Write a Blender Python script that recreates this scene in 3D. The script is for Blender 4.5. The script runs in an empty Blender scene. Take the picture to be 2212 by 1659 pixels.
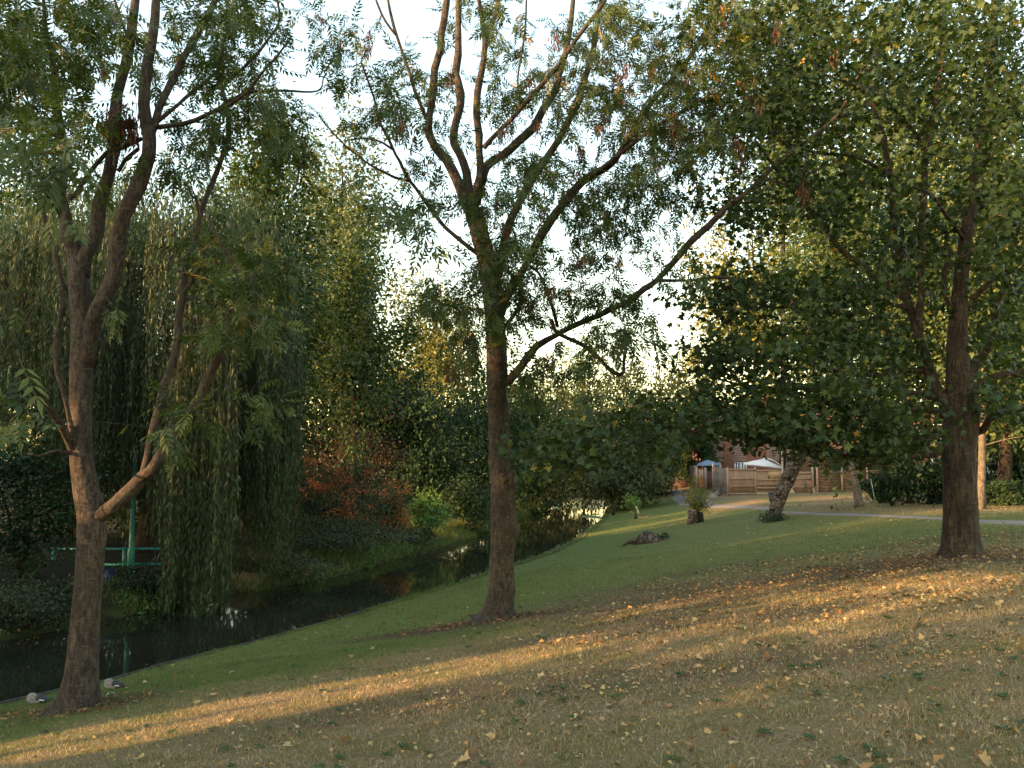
import bpy, math, random
import numpy as np
from mathutils import Vector, Matrix
rng = np.random.default_rng(11)
random.seed(11)
scene = bpy.context.scene
C = scene.collection

# ------------------------------------------------------------------ camera, sky, sun, exposure
W, H, F = 2212.0, 1659.0, 1791.0           # the photograph's own pixel grid used for measuring
PITCH = math.atan(170.5 / F)
cam_d = bpy.data.cameras.new('camera')
cam_d.sensor_fit = 'HORIZONTAL'; cam_d.sensor_width = 36.0
cam_d.lens = 36.0 * F / W
cam_d.clip_start = 0.05; cam_d.clip_end = 3000
cam = bpy.data.objects.new('camera', cam_d); C.objects.link(cam)
cam.location = (0, 0, 0); cam.rotation_euler = (math.pi / 2 + PITCH, 0, 0)
scene.camera = cam

SUN_EL = math.radians(12.5)
SUN_XY = np.array([-0.925, -0.38]); SUN_XY /= np.linalg.norm(SUN_XY)
TO_SUN = np.array([SUN_XY[0] * math.cos(SUN_EL), SUN_XY[1] * math.cos(SUN_EL), math.sin(SUN_EL)])
wd = bpy.data.worlds.new('World'); scene.world = wd; wd.use_nodes = True
nt = wd.node_tree; nt.nodes.clear()
sky = nt.nodes.new('ShaderNodeTexSky'); sky.sky_type = 'NISHITA'; sky.sun_disc = False
sky.sun_elevation = SUN_EL; sky.sun_rotation = math.atan2(SUN_XY[0], SUN_XY[1])
sky.air_density = 1.4; sky.dust_density = 1.0; sky.ozone_density = 0.0
bg = nt.nodes.new('ShaderNodeBackground'); bg.inputs['Strength'].default_value = 0.15
wo = nt.nodes.new('ShaderNodeOutputWorld')
nt.links.new(sky.outputs[0], bg.inputs[0]); nt.links.new(bg.outputs[0], wo.inputs[0])
sun_d = bpy.data.lights.new('sun', 'SUN'); sun_d.energy = 3.6; sun_d.angle = math.radians(0.6)
sun_d.color = (1.0, 0.60, 0.28)
sun = bpy.data.objects.new('sun', sun_d); C.objects.link(sun)
sun.rotation_euler = Vector(TO_SUN.tolist()).to_track_quat('Z', 'Y').to_euler()
vs = scene.view_settings
vs.view_transform = 'Standard'; vs.look = 'None'; vs.gamma = 1.0; vs.use_curve_mapping = False
vs.exposure = 2.32
scene.cycles.max_bounces = 6; scene.cycles.diffuse_bounces = 3; scene.cycles.glossy_bounces = 3
scene.cycles.transmission_bounces = 4; scene.cycles.caustics_reflective = False
scene.cycles.caustics_refractive = False
scene.cycles.use_denoising = True

# ------------------------------------------------------------------ measuring helpers
CP, SP = math.cos(PITCH), math.sin(PITCH)
def ray(px, py):
    u = (px - W / 2) / F; v = (H / 2 - py) / F
    return np.array([u, CP - v * SP, SP + v * CP])
def P(px, py, Y):
    d = ray(px, py); return d * (Y / d[1])
def at_z(px, py, z):
    d = ray(px, py); return d * (z / d[2])
def px2m(w, Y): return w / F * Y

ZW = -3.42                                  # the water level
near_px = [(0, 1527), (203, 1481), (333, 1443), (500, 1401), (733, 1339), (864, 1299), (1057, 1240), (1113, 1222),
           (1181, 1200), (1257, 1163), (1300, 1124), (1312, 1098), (1306, 1080)]
far_px = [(0, 1386), (150, 1358), (330, 1320), (430, 1301), (520, 1282), (640, 1263), (760, 1238), (860, 1207),
          (930, 1193), (977, 1179), (1037, 1156), (1120, 1122), (1190, 1098), (1216, 1084), (1232, 1072)]
N_E = [at_z(a, b, -3.36)[:2] for a, b in near_px]
F_E = [at_z(a, b, ZW)[:2] for a, b in far_px]
N_E = np.array([N_E[0] + np.array([-.46, -.89]) * 60] + N_E + [N_E[-1] + np.array([-.35, .93]) * 25, N_E[-1] + np.array([-30, 60])])
F_E = np.array([F_E[0] + np.array([-.50, -.86]) * 60] + F_E + [F_E[-1] + np.array([-.38, .92]) * 25, F_E[-1] + np.array([-34, 55])])

def sdist(X, Y, poly):
    """signed distance to a polyline, positive on its right-hand side"""
    X = np.asarray(X, float); Y = np.asarray(Y, float)
    best = np.full(X.shape, 1e18); sg = np.zeros(X.shape)
    for a, b in zip(poly[:-1], poly[1:]):
        d = b - a; L2 = d @ d
        t = np.clip(((X - a[0]) * d[0] + (Y - a[1]) * d[1]) / L2, 0, 1)
        qx = X - (a[0] + t * d[0]); qy = Y - (a[1] + t * d[1])
        D = qx * qx + qy * qy
        s = -(d[0] * qy - d[1] * qx)
        m = D < best - 1e-9
        best = np.where(m, D, best); sg = np.where(m, np.sign(s), sg)
    return np.sqrt(best) * sg

def vnoise(x, y, seed=0):
    x = np.asarray(x, float); y = np.asarray(y, float)
    xi = np.floor(x).astype(np.int64); yi = np.floor(y).astype(np.int64)
    fx = x - xi; fy = y - yi; fx = fx * fx * (3 - 2 * fx); fy = fy * fy * (3 - 2 * fy)
    def h(a, b):
        n = (a * 374761393 + b * 668265263 + seed * 974634777) & 0x7fffffff
        n = ((n ^ (n >> 13)) * 1274126177) & 0x7fffffff
        return ((n ^ (n >> 16)) & 0xffff) / 65535.0
    return (h(xi, yi) * (1 - fx) + h(xi + 1, yi) * fx) * (1 - fy) + (h(xi, yi + 1) * (1 - fx) + h(xi + 1, yi + 1) * fx) * fy
def fbm(x, y, seed=0, o=4):
    s = 0; a = .5
    for i in range(o):
        s = s + a * vnoise(x * 2 ** i, y * 2 ** i, seed + i); a *= .5
    return s / (1 - .5 ** o)
def sstep(a, b, x):
    t = np.clip((x - a) / (b - a), 0, 1); return t * t * (3 - 2 * t)

def zfun(X, Y):
    X = np.asarray(X, float); Y = np.asarray(Y, float)
    dn = sdist(X, Y, N_E); df = -sdist(X, Y, F_E)
    dmax = 12.0 - 3.6 * sstep(22, 45, Y)
    up = np.maximum(dn, 0)
    k = 2.5
    soft = dmax + .5 - np.log1p(np.exp(np.clip((dmax - up) / k, -30, 30))) * k * 0 - np.maximum(0, dmax - up)
    prof = .148 * np.minimum(up, dmax) + .035 * np.clip(up - dmax, 0, 60)
    prof = prof + .05 * (fbm(X * 1.1, Y * 1.1, 14) - .5) * np.minimum(up, 1) * (Y < 40) + .03 * (fbm(X * .35, Y * .35, 3) - .5) * np.minimum(up, 1) + .05 * np.minimum(up, .5) * 2 * .5
    zr = np.where(dn > 0, -3.34 + prof, np.maximum(-3.34 + 1.3 * dn, -4.3))
    uf = np.maximum(df, 0)
    lf = .32 * np.minimum(uf, 1.3) + .12 * np.clip(uf - 1.3, 0, 6) + .02 * np.clip(uf - 7, 0, 80)
    lf = lf + .12 * (fbm(X * .6, Y * .6, 8) - .5) * np.minimum(uf, 1)
    zl = np.where(df > 0, -3.40 + lf, np.maximum(-3.40 + 1.0 * df, -4.3))
    return np.maximum(zr, zl)

def ground(px, py):
    d = ray(px, py); d = d / d[1]
    Ys = np.concatenate([np.linspace(2.5, 40, 600), np.linspace(40, 200, 800)])
    g = zfun(d[0] * Ys, Ys) - d[2] * Ys
    i = np.argmax(g > 0)
    if i == 0: i = len(Ys) - 1
    a, b = Ys[i - 1], Ys[i]; ga, gb = g[i - 1], g[i]
    y = a + (b - a) * (-ga) / (gb - ga) if gb != ga else b
    return np.array([d[0] * y, y, float(zfun(d[0] * y, y))])

# ------------------------------------------------------------------ mesh builder
class MB:
    def __init__(s): s.v = []; s.loops = []; s.cnt = []; s.t = []; s.n = 0; s.mi = []
    def add(s, v, faces, tint=0.5, mi=0):
        """v (n,3); faces: (m,k) int array"""
        v = np.asarray(v, float).reshape(-1, 3); f = np.asarray(faces, np.int64)
        s.v.append(v); s.loops.append((f + s.n).ravel()); s.cnt.append(np.full(len(f), f.shape[1], np.int64))
        s.mi.append(np.full(len(f), mi, np.int64))
        s.t.append(np.broadcast_to(np.asarray(tint, float), (len(v),)).copy()); s.n += len(v)
        return s
    def box(s, c, size, rz=0.0, tint=.5, mi=0, rx=0.0):
        c = np.asarray(c, float); hx, hy, hz = np.asarray(size, float) / 2
        v = np.array([[-hx, -hy, -hz], [hx, -hy, -hz], [hx, hy, -hz], [-hx, hy, -hz], [-hx, -hy, hz], [hx, -hy, hz], [hx, hy, hz], [-hx, hy, hz]])
        if rx: ca, sa = math.cos(rx), math.sin(rx); v = v @ np.array([[1, 0, 0], [0, ca, -sa], [0, sa, ca]]).T
        ca, sa = math.cos(rz), math.sin(rz); v = v @ np.array([[ca, -sa, 0], [sa, ca, 0], [0, 0, 1]]).T
        return s.add(v + c, [[0, 3, 2, 1], [4, 5, 6, 7], [0, 1, 5, 4], [1, 2, 6, 5], [2, 3, 7, 6], [3, 0, 4, 7]], tint, mi)
    def tube(s, pts, rad, seg=8, caps=True, tint=.5, lobes=None, mi=0, wob=0.0):
        pts = np.asarray(pts, float); rad = np.broadcast_to(np.asarray(rad, float), (len(pts),))
        n = len(pts); tan = np.gradient(pts, axis=0); tan /= np.linalg.norm(tan, axis=1)[:, None] + 1e-12
        ref = np.array([0, 1.0, 0]) if abs(tan[0][1]) < .9 else np.array([1.0, 0, 0])
        vs_ = []; th = np.arange(seg) * 2 * math.pi / seg
        for i in range(n):
            ref = ref - tan[i] * (ref @ tan[i]); ref /= np.linalg.norm(ref) + 1e-12
            bi = np.cross(tan[i], ref)
            r = np.full(seg, rad[i])
            if lobes is not None: r = r * lobes(i / (n - 1), th)
            if wob: r = r * (1 + wob * (rng.random(seg) - .5))
            vs_.append(pts[i] + np.outer(np.cos(th) * r, ref) + np.outer(np.sin(th) * r, bi))
        v = np.concatenate(vs_)
        i = np.arange(n - 1)[:, None] * seg; j = np.arange(seg)[None]; k = (np.arange(seg)[None] + 1) % seg
        q = np.stack([i + j, i + k, i + seg + k, i + seg + j], -1).reshape(-1, 4)
        s.add(v, q, tint, mi)
        if caps:
            base = s.n - len(v)
            for off, ring in ((0, np.arange(seg)[::-1]), ((n - 1) * seg, np.arange(seg))):
                s.loops.append(base + off + ring); s.cnt.append(np.array([seg])); s.mi.append(np.array([mi]))
        return s
    def lathe(s, c, prof, seg=16, tint=.5, mi=0):
        """prof: list of (r,z)"""
        c = np.asarray(c, float); th = np.arange(seg) * 2 * math.pi / seg
        v = np.concatenate([np.stack([np.cos(th) * r, np.sin(th) * r, np.full(seg, z)], -1) for r, z in prof]) + c
        n = len(prof); i = np.arange(n - 1)[:, None] * seg; j = np.arange(seg)[None]; k = (j + 1) % seg
        return s.add(v, np.stack([i + j, i + k, i + seg + k, i + seg + j], -1).reshape(-1, 4), tint, mi)
    def scatter(s, tv, tf, pos, R, scale, tint, tt=None):
        """copies of a template: tv (k,3), tf (m,f); pos (N,3), R (N,3,3), scale (N,), tint (N,)"""
        N, k = len(pos), len(tv)
        if N == 0: return s
        v = np.einsum('nij,kj->nki', R, tv) * np.asarray(scale).reshape(N, 1, 1) + pos[:, None, :]
        f = (tf[None] + (np.arange(N) * k)[:, None, None]).reshape(-1, tf.shape[1])
        t = np.repeat(np.asarray(tint, float), k)
        if tt is not None: t = t + np.tile(tt, N)
        return s.add(v.reshape(-1, 3), f, t)
    def mesh(s, name, mats, origin=(0, 0, 0), smooth=False):
        me = bpy.data.meshes.new(name)
        v = np.concatenate(s.v) - np.asarray(origin, float)
        lo = np.concatenate(s.loops); cn = np.concatenate(s.cnt)
        me.vertices.add(len(v)); me.vertices.foreach_set('co', v.astype(np.float32).ravel())
        me.loops.add(len(lo)); me.loops.foreach_set('vertex_index', lo.astype(np.int32))
        me.polygons.add(len(cn)); st = np.concatenate([[0], np.cumsum(cn)[:-1]])
        me.polygons.foreach_set('loop_start', st.astype(np.int32)); me.polygons.foreach_set('loop_total', cn.astype(np.int32))
        if smooth: me.polygons.foreach_set('use_smooth', np.ones(len(cn), bool))
        if not isinstance(mats, (list, tuple)): mats = [mats]
        for m in mats: me.materials.append(m)
        me.polygons.foreach_set('material_index', np.concatenate(s.mi).astype(np.int32))
        a = me.attributes.new('tint', 'FLOAT', 'POINT'); a.data.foreach_set('value', np.concatenate(s.t).astype(np.float32))
        me.update(calc_edges=True); me.validate()
        return me

def tag(o, label=None, cat=None, group=None, kind=None):
    for k, v in (('label', label), ('category', cat), ('group', group), ('kind', kind)):
        if v: o[k] = v
    return o
def thing(name, label, cat, loc, group=None):
    o = bpy.data.objects.new(name, None); C.objects.link(o); o.location = [float(x) for x in loc]
    o.empty_display_size = .2
    return tag(o, label, cat, group)
ORI = {}
def part(name, mb, mat, parent, label=None, kind=None, smooth=False):
    me = mb.mesh(name, mat, world_loc(parent), smooth)
    return link_part(name, me, parent, label, kind)
def world_loc(o):
    v = np.array(o.location[:]); p = o.parent
    while p is not None: v = v + np.array(p.location[:]); p = p.parent
    return v
def link_part(name, me, parent, label=None, kind=None):
    o = bpy.data.objects.new(name, me); C.objects.link(o); o.parent = parent
    return tag(o, label, None, None, kind)
def solo(name, mb, mat, label, cat, group=None, kind=None, smooth=False, origin=(0, 0, 0)):
    o = bpy.data.objects.new(name, mb.mesh(name, mat, origin, smooth)); C.objects.link(o)
    o.location = [float(x) for x in origin]
    return tag(o, label, cat, group, kind)

# ------------------------------------------------------------------ materials
def new_mat(name):
    m = bpy.data.materials.new(name); m.use_nodes = True
    t = m.node_tree; t.nodes.clear()
    out = t.nodes.new('ShaderNodeOutputMaterial'); b = t.nodes.new('ShaderNodeBsdfPrincipled')
    t.links.new(b.outputs[0], out.inputs[0])
    return m, t, b, out
def node(t, kind, **kw):
    n = t.nodes.new(kind)
    for k, v in kw.items():
        if k in n.inputs: n.inputs[k].default_value = v
        else: setattr(n, k, v)
    return n
def ramp(t, stops, fac=None):
    r = t.nodes.new('ShaderNodeValToRGB'); e = r.color_ramp.elements
    while len(e) < len(stops): e.new(.5)
    for x, (p, c) in zip(e, stops): x.position = p; x.color = (*c, 1)
    if fac is not None: t.links.new(fac, r.inputs[0])
    return r
def coords(t, scale=(1, 1, 1)):
    tc = t.nodes.new('ShaderNodeNewGeometry'); mp = t.nodes.new('ShaderNodeMapping')
    mp.inputs['Scale'].default_value = scale
    t.links.new(tc.outputs['Position'], mp.inputs[0]); return mp.outputs[0]
def noise(t, vec, scale, detail=4, rough=.6, dist=0.0):
    n = node(t, 'ShaderNodeTexNoise', Scale=scale, Detail=detail, Roughness=rough, Distortion=dist)
    t.links.new(vec, n.inputs['Vector']); return n.outputs['Fac']
def bump(t, h, b, strength=.5, dist=.02):
    n = node(t, 'ShaderNodeBump', Strength=strength, Distance=dist)
    t.links.new(h, n.inputs['Height']); t.links.new(n.outputs[0], b.inputs['Normal'])
def mix(t, fac, a, b, mode='MIX'):
    m = t.nodes.new('ShaderNodeMix'); m.data_type = 'RGBA'; m.blend_type = mode
    for sock, val in ((m.inputs[0], fac), (m.inputs[6], a), (m.inputs[7], b)):
        if hasattr(val, 'node'): t.links.new(val, sock)
        elif isinstance(val, (int, float)): sock.default_value = val
        else: sock.default_value = (*val, 1)
    return m.outputs[2]

def leaf_mat(name, stops, trans=.24, rough=.55, spec=.22, tcol=(1.35, 1.5, .55)):
    m, t, b, out = new_mat(name)
    at = node(t, 'ShaderNodeAttribute', attribute_name='tint')
    r = ramp(t, stops, at.outputs['Fac'])
    t.links.new(r.outputs[0], b.inputs['Base Color'])
    b.inputs['Roughness'].default_value = rough; b.inputs['Specular IOR Level'].default_value = spec
    tr = t.nodes.new('ShaderNodeBsdfTranslucent')
    t.links.new(mix(t, 1.0, r.outputs[0], tcol, 'MULTIPLY'), tr.inputs[0])
    ms = t.nodes.new('ShaderNodeMixShader'); ms.inputs[0].default_value = trans
    t.links.new(b.outputs[0], ms.inputs[1]); t.links.new(tr.outputs[0], ms.inputs[2]); t.links.new(ms.outputs[0], out.inputs[0])
    return m
def bark_mat(name, dark, light, lichen=None, scale=9.0, streak=.22, strength=.7, lic=.62):
    m, t, b, out = new_mat(name)
    v = coords(t, (1, 1, streak)); n1 = noise(t, v, scale * 2.0, 7, .75, .8)
    n2 = noise(t, coords(t, (1, 1, .6)), 3.2, 5, .65); n4 = noise(t, coords(t, (.5, .5, 2.2)), scale * 1.6, 4, .7, .4)
    md = tuple((a_ + b_) / 2 for a_, b_ in zip(dark, light)); dk = tuple(c_ * .45 for c_ in dark)
    col = ramp(t, [(.34, dk), (.45, dark), (.54, md), (.66, light)], n1).outputs[0]
    col = mix(t, ramp(t, [(.38, (0, 0, 0)), (.62, (.6, .6, .6))], n2).outputs[0], col, dark)
    col = mix(t, ramp(t, [(.56, (0, 0, 0)), (.68, (.55, .55, .55))], n4).outputs[0], col, tuple(c_ * 1.25 for c_ in light))
    if lichen:
        n3 = noise(t, coords(t), 11, 6, .75)
        col = mix(t, ramp(t, [(lic - .06, (0, 0, 0)), (lic + .04, (.8, .8, .8))], n3).outputs[0], col, lichen)
    t.links.new(col, b.inputs['Base Color']); b.inputs['Roughness'].default_value = .9
    b.inputs['Specular IOR Level'].default_value = .2
    bump(t, n1, b, strength, .05)
    return m
def plain(name, col, rough=.6, var=.15, scale=6.0, metal=0.0, spec=.4, stretch=(1, 1, 1)):
    m, t, b, out = new_mat(name)
    n = noise(t, coords(t, stretch), scale, 5, .65)
    lo = tuple(c * (1 - var) for c in col); hi = tuple(min(1, c * (1 + var)) for c in col)
    t.links.new(ramp(t, [(.3, lo), (.7, hi)], n).outputs[0], b.inputs['Base Color'])
    b.inputs['Roughness'].default_value = rough; b.inputs['Metallic'].default_value = metal
    b.inputs['Specular IOR Level'].default_value = spec
    return m

GREEN = dict(
    ash=[(0, (.025, .038, .011)), (.5, (.050, .074, .018)), (.8, (.096, .114, .026)), (.92, (.2, .17, .035)), (1, (.3, .17, .03))],
    maple=[(0, (.018, .031, .010)), (.55, (.035, .059, .016)), (.85, (.066, .092, .023)), (.95, (.28, .22, .04)), (1, (.36, .2, .04))],
    willow=[(0, (.025, .042, .016)), (.5, (.052, .075, .030)), (.85, (.10, .125, .052)), (1, (.19, .16, .05))],
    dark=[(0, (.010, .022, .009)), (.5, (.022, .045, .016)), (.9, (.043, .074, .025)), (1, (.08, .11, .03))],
    mid=[(0, (.022, .038, .012)), (.5, (.046, .072, .022)), (.9, (.085, .115, .034)), (1, (.22, .19, .04))],
    pale=[(0, (.06, .08, .045)), (.5, (.11, .135, .075)), (1, (.19, .2, .11))],  # silvery leaves, lightened to stand in for sunlight
    yellow=[(0, (.07, .085, .02)), (.5, (.17, .165, .04)), (1, (.30, .24, .06))],  # yellowing leaves, also lightened in place of blocked sun
    orange=[(0, (.14, .09, .02)), (.5, (.26, .14, .03)), (1, (.36, .19, .04))],
    rust=[(0, (.018, .016, .012)), (.5, (.042, .032, .022)), (1, (.16, .065, .03))],
    bramble=[(0, (.018, .03, .014)), (.5, (.04, .058, .026)), (.9, (.075, .095, .04)), (1, (.14, .09, .04))],
    birch=[(0, (.045, .06, .025)), (.5, (.085, .10, .04)), (1, (.15, .15, .06))],
    bank=[(0, (.035, .075, .02)), (.5, (.075, .15, .035)), (1, (.15, .23, .06))])
LM = {k: leaf_mat('leaf_' + k, v) for k, v in GREEN.items()}
M_bark_ash = bark_mat('bark_ash', (.040, .029, .021), (.138, .105, .077), (.10, .09, .04), 11, .3, .8)
M_bark_maple = bark_mat('bark_maple', (.034, .023, .015), (.135, .096, .062), (.13, .11, .07), 9, .16, .9, .66)
M_bark_dark = bark_mat('bark_dark', (.02, .015, .011), (.075, .055, .04), None, 8, .2, .8)
M_bark_pale = bark_mat('bark_pale', (.09, .07, .05), (.24, .19, .14), (.12, .12, .07), 8, .3, .5)
M_bark_dead = bark_mat('bark_dead', (.030, .020, .014), (.125, .080, .052), (.24, .19, .15), 6, .35, 1.0, .56)
M_twig = bark_mat('twig', (.035, .024, .016), (.10, .07, .045), None, 20, .5, .3)
M_key = leaf_mat('ash_keys', [(0, (.05, .022, .012)), (.5, (.11, .045, .02)), (1, (.22, .10, .04))], .2, tcol=(1.2, 1, .7))
M_straw = plain('straw', (.26, .19, .10), .8, .3)

# ------------------------------------------------------------------ terrain, water
def axis(core, grow, far):
    a = list(core); step = a[-1] - a[-2]
    while a[-1] < far: step *= grow; a.append(a[-1] + step)
    return a
xr = axis(np.arange(0, 26, .4), 1.14, 900); xl = axis(np.arange(0, 26, .4), 1.12, 900)
XS = np.array([-x for x in xl[:0:-1]] + xr)
yr = axis(list(np.arange(0, 34, .3)) + list(np.arange(34, 96, .9)), 1.14, 1200); yl = axis(np.arange(0, 14, .5), 1.2, 200)
YS = np.array([-y for y in yl[:0:-1]] + yr)
GX, GY = np.meshgrid(XS, YS)
GZ = zfun(GX, GY)

BARE = []                                     # bare brown soil round the trunks: x, y, radius, stretch
def dry_soil(X, Y):
    dn = sdist(X, Y, N_E)
    n = fbm(X * .55, Y * .55, 21); n2 = fbm(X * 2.2, Y * 2.2, 5)
    w_ = sstep(9.5, 12.5, Y); d = sstep(1.0 + 2.2 * w_, 4.6 + 3.0 * w_, dn + 3.0 * (n - .5)) * (1 - .78 * sstep(13.5, 18, Y + 3 * (n - .5)))
    d = d * (.62 + .75 * (n2 - .3))
    d = d + .5 * sstep(22, 27, Y) * sstep(10, 13, X) * (.5 + n)                # dry grass beyond the narrow path
    d = d + .4 * sstep(30, 36, Y) * sstep(3, 6, dn) * (n > .5)
    s = np.zeros_like(d)
    s = .5 * sstep(4, 7, dn) * sstep(.50, .62, fbm(X * .28 + .5 * Y * .1, Y * .75, 55)) * sstep(6, 8, Y) * (1 - sstep(17, 20, Y)) * (.5 + n2)
    for (bx, by, br, st) in BARE:
        e = np.hypot((X - bx) / (br * st), (Y - by) / br) + .7 * (n2 - .5)
        s = np.maximum(s, (.72 if br > 1.5 else 1) * (1 - sstep(.35, 1.1, e)))
    return np.clip(d, 0, 1), np.clip(s, 0, 1)
t_left = ground(165, 1528); t_mid = ground(1075, 1336); t_map = ground(2076, 1196)
BARE += [(t_left[0] + .1, t_left[1] + .1, .7, 2.0), (t_mid[0] - .6, t_mid[1] - .3, .75, 3.2), (t_map[0] - 1.6, t_map[1] - .5, 1.9, 2.7)]
DD, SS = dry_soil(GX, GY)
mb = MB(); ny, nx = GX.shape
idx = np.arange(ny * nx).reshape(ny, nx)
mb.add(np.stack([GX, GY, GZ], -1).reshape(-1, 3), np.stack([idx[:-1, :-1], idx[:-1, 1:], idx[1:, 1:], idx[1:, :-1]], -1).reshape(-1, 4), DD.ravel())
m, t, b, out = new_mat('ground')
att = node(t, 'ShaderNodeAttribute', attribute_name='tint'); att2 = node(t, 'ShaderNodeAttribute', attribute_name='soil')
att3 = node(t, 'ShaderNodeAttribute', attribute_name='bank')
pos = coords(t); nf = noise(t, pos, 26, 6, .75); nm = noise(t, pos, 3.0, 4, .6); nff = noise(t, coords(t, (1, 1, 1)), 90, 3, .7)
g = ramp(t, [(.3, (.052, .064, .019)), (.7, (.145, .170, .044))], nf).outputs[0]
d_ = ramp(t, [(.3, (.11, .073, .040)), (.7, (.29, .20, .118))], nf).outputs[0]
mm = node(t, 'ShaderNodeMath', operation='MULTIPLY_ADD'); t.links.new(nm, mm.inputs[0]); mm.inputs[1].default_value = .5
sub = node(t, 'ShaderNodeMath', operation='SUBTRACT'); t.links.new(att.outputs['Fac'], sub.inputs[0]); sub.inputs[1].default_value = .25
t.links.new(sub.outputs[0], mm.inputs[2]); mm.use_clamp = True
col = mix(t, mm.outputs[0], g, d_)
so = ramp(t, [(.3, (.03, .019, .012)), (.7, (.10, .062, .038))], nf).outputs[0]
col = mix(t, att2.outputs['Fac'], col, so)
col = mix(t, att3.outputs['Fac'], col, ramp(t, [(.3, (.012, .012, .007)), (.7, (.04, .036, .02))], nf).outputs[0])
t.links.new(col, b.inputs['Base Color']); b.inputs['Roughness'].default_value = .95; b.inputs['Specular IOR Level'].default_value = .1
bump(t, nf, b, .8, .04)
M_ground = m
me = mb.mesh('ground', M_ground, smooth=True)
a = me.attributes.new('soil', 'FLOAT', 'POINT'); a.data.foreach_set('value', SS.ravel().astype(np.float32))
bank = np.clip(-sdist(GX, GY, F_E) + .3, 0, 1); bank = np.maximum(bank, (GZ < -3.36) * 1.0)
a = me.attributes.new('bank', 'FLOAT', 'POINT'); a.data.foreach_set('value', bank.ravel().astype(np.float32))
og = bpy.data.objects.new('ground', me); C.objects.link(og); tag(og, kind='structure')

m, t, b, out = new_mat('water')
b.inputs['Base Color'].default_value = (.012, .014, .009, 1); b.inputs['Roughness'].default_value = .04
b.inputs['Specular IOR Level'].default_value = .5
nn = noise(t, coords(t, (1, 1, 1)), 2.2, 3, .55); bump(t, nn, b, .025, .05)
mb = MB(); mid = []
left = N_E + 0; 
ns = 80
def resamp(poly, n):
    L = np.concatenate([[0], np.cumsum(np.linalg.norm(np.diff(poly, axis=0), axis=1))])
    u = np.linspace(0, L[-1], n); return np.stack([np.interp(u, L, poly[:, 0]), np.interp(u, L, poly[:, 1])], -1)
A_ = resamp(N_E, ns); B_ = resamp(F_E, ns)
dirv = A_ - B_; dirv /= np.linalg.norm(dirv, axis=1)[:, None]
A_ = A_ + dirv * .9; B_ = B_ - dirv * .9
v = np.concatenate([np.c_[A_, np.full(ns, ZW)], np.c_[B_, np.full(ns, ZW)]])
i = np.arange(ns - 1)
mb.add(v, np.stack([i, i + 1, i + 1 + ns, i + ns], -1))
wo_ = bpy.data.objects.new('water', mb.mesh('water', m)); C.objects.link(wo_); tag(wo_, kind='structure')

# ------------------------------------------------------------------ paths
def strip(name, pairs, mat, lift=.012, sub=6, thick=.10):
    Lp = np.array([ground(*a)[:2] for a, b in pairs]); Rp = np.array([ground(*b)[:2] for a, b in pairs])
    n = (len(pairs) - 1) * sub + 1; u = np.linspace(0, len(pairs) - 1, n); k = np.arange(len(pairs))
    Lq = np.stack([np.interp(u, k, Lp[:, 0]), np.interp(u, k, Lp[:, 1])], -1); Rq = np.stack([np.interp(u, k, Rp[:, 0]), np.interp(u, k, Rp[:, 1])], -1)
    cols = 7; mbp = MB(); vv = []
    for j in range(cols):
        q = Lq + (Rq - Lq) * j / (cols - 1)
        z = zfun(q[:, 0], q[:, 1]) + lift + (0 if 0 < j < cols - 1 else -thick)
        if j in (0, cols - 1): q = q + (q - (Lq + Rq) / 2) * .02
        vv.append(np.c_[q, z])
    v = np.concatenate(vv); ii = np.arange(n - 1)
    for j in range(cols - 1):
        pass
    f = np.concatenate([np.stack([j * n + ii, j * n + ii + 1, (j + 1) * n + ii + 1, (j + 1) * n + ii], -1) for j in range(cols - 1)])
    mbp.add(v, f)
    o = bpy.data.objects.new(name, mbp.mesh(name, mat, smooth=True)); C.objects.link(o); tag(o, kind='structure'); return o
m, t, b, out = new_mat('asphalt')
n1 = noise(t, coords(t), 40, 5, .7); n2 = noise(t, coords(t), .9, 4, .6)
cA = ramp(t, [(.3, (.10, .088, .082)), (.7, (.20, .175, .165))], n1).outputs[0]
t.links.new(mix(t, ramp(t, [(.4, (0, 0, 0)), (.8, (.6, .6, .6))], n2).outputs[0], cA, (.13, .10, .075)), b.inputs['Base Color'])
b.inputs['Roughness'].default_value = .9; bump(t, n1, b, .4, .01)
M_path = m
strip('narrow_path', [((1505, 1086), (1500, 1094)), ((1533, 1089), (1533, 1098)), ((1630, 1091), (1630, 1100)), ((1665, 1097), (1662, 1104)), ((1693, 1104), (1693, 1109)),
                      ((1786, 1109), (1786, 1113.5)), ((1863, 1110.5), (1863, 1115)), ((1949, 1114), (1949, 1119.5)), ((2048, 1118), (2048, 1127)),
                      ((2113, 1123), (2113, 1132)), ((2212, 1124), (2212, 1138)), ((2400, 1130), (2400, 1150)), ((2700, 1145), (2700, 1170))], M_path, .02)
strip('wide_path', [((1461, 1093), (1548, 1093)), ((1448, 1080), (1530, 1078)), ((1441, 1071), (1516, 1068)), ((1433, 1066), (1490, 1063)), ((1438, 1059), (1470, 1057.5)), ((1440, 1054), (1458, 1053.5))], M_path, .03)

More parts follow.
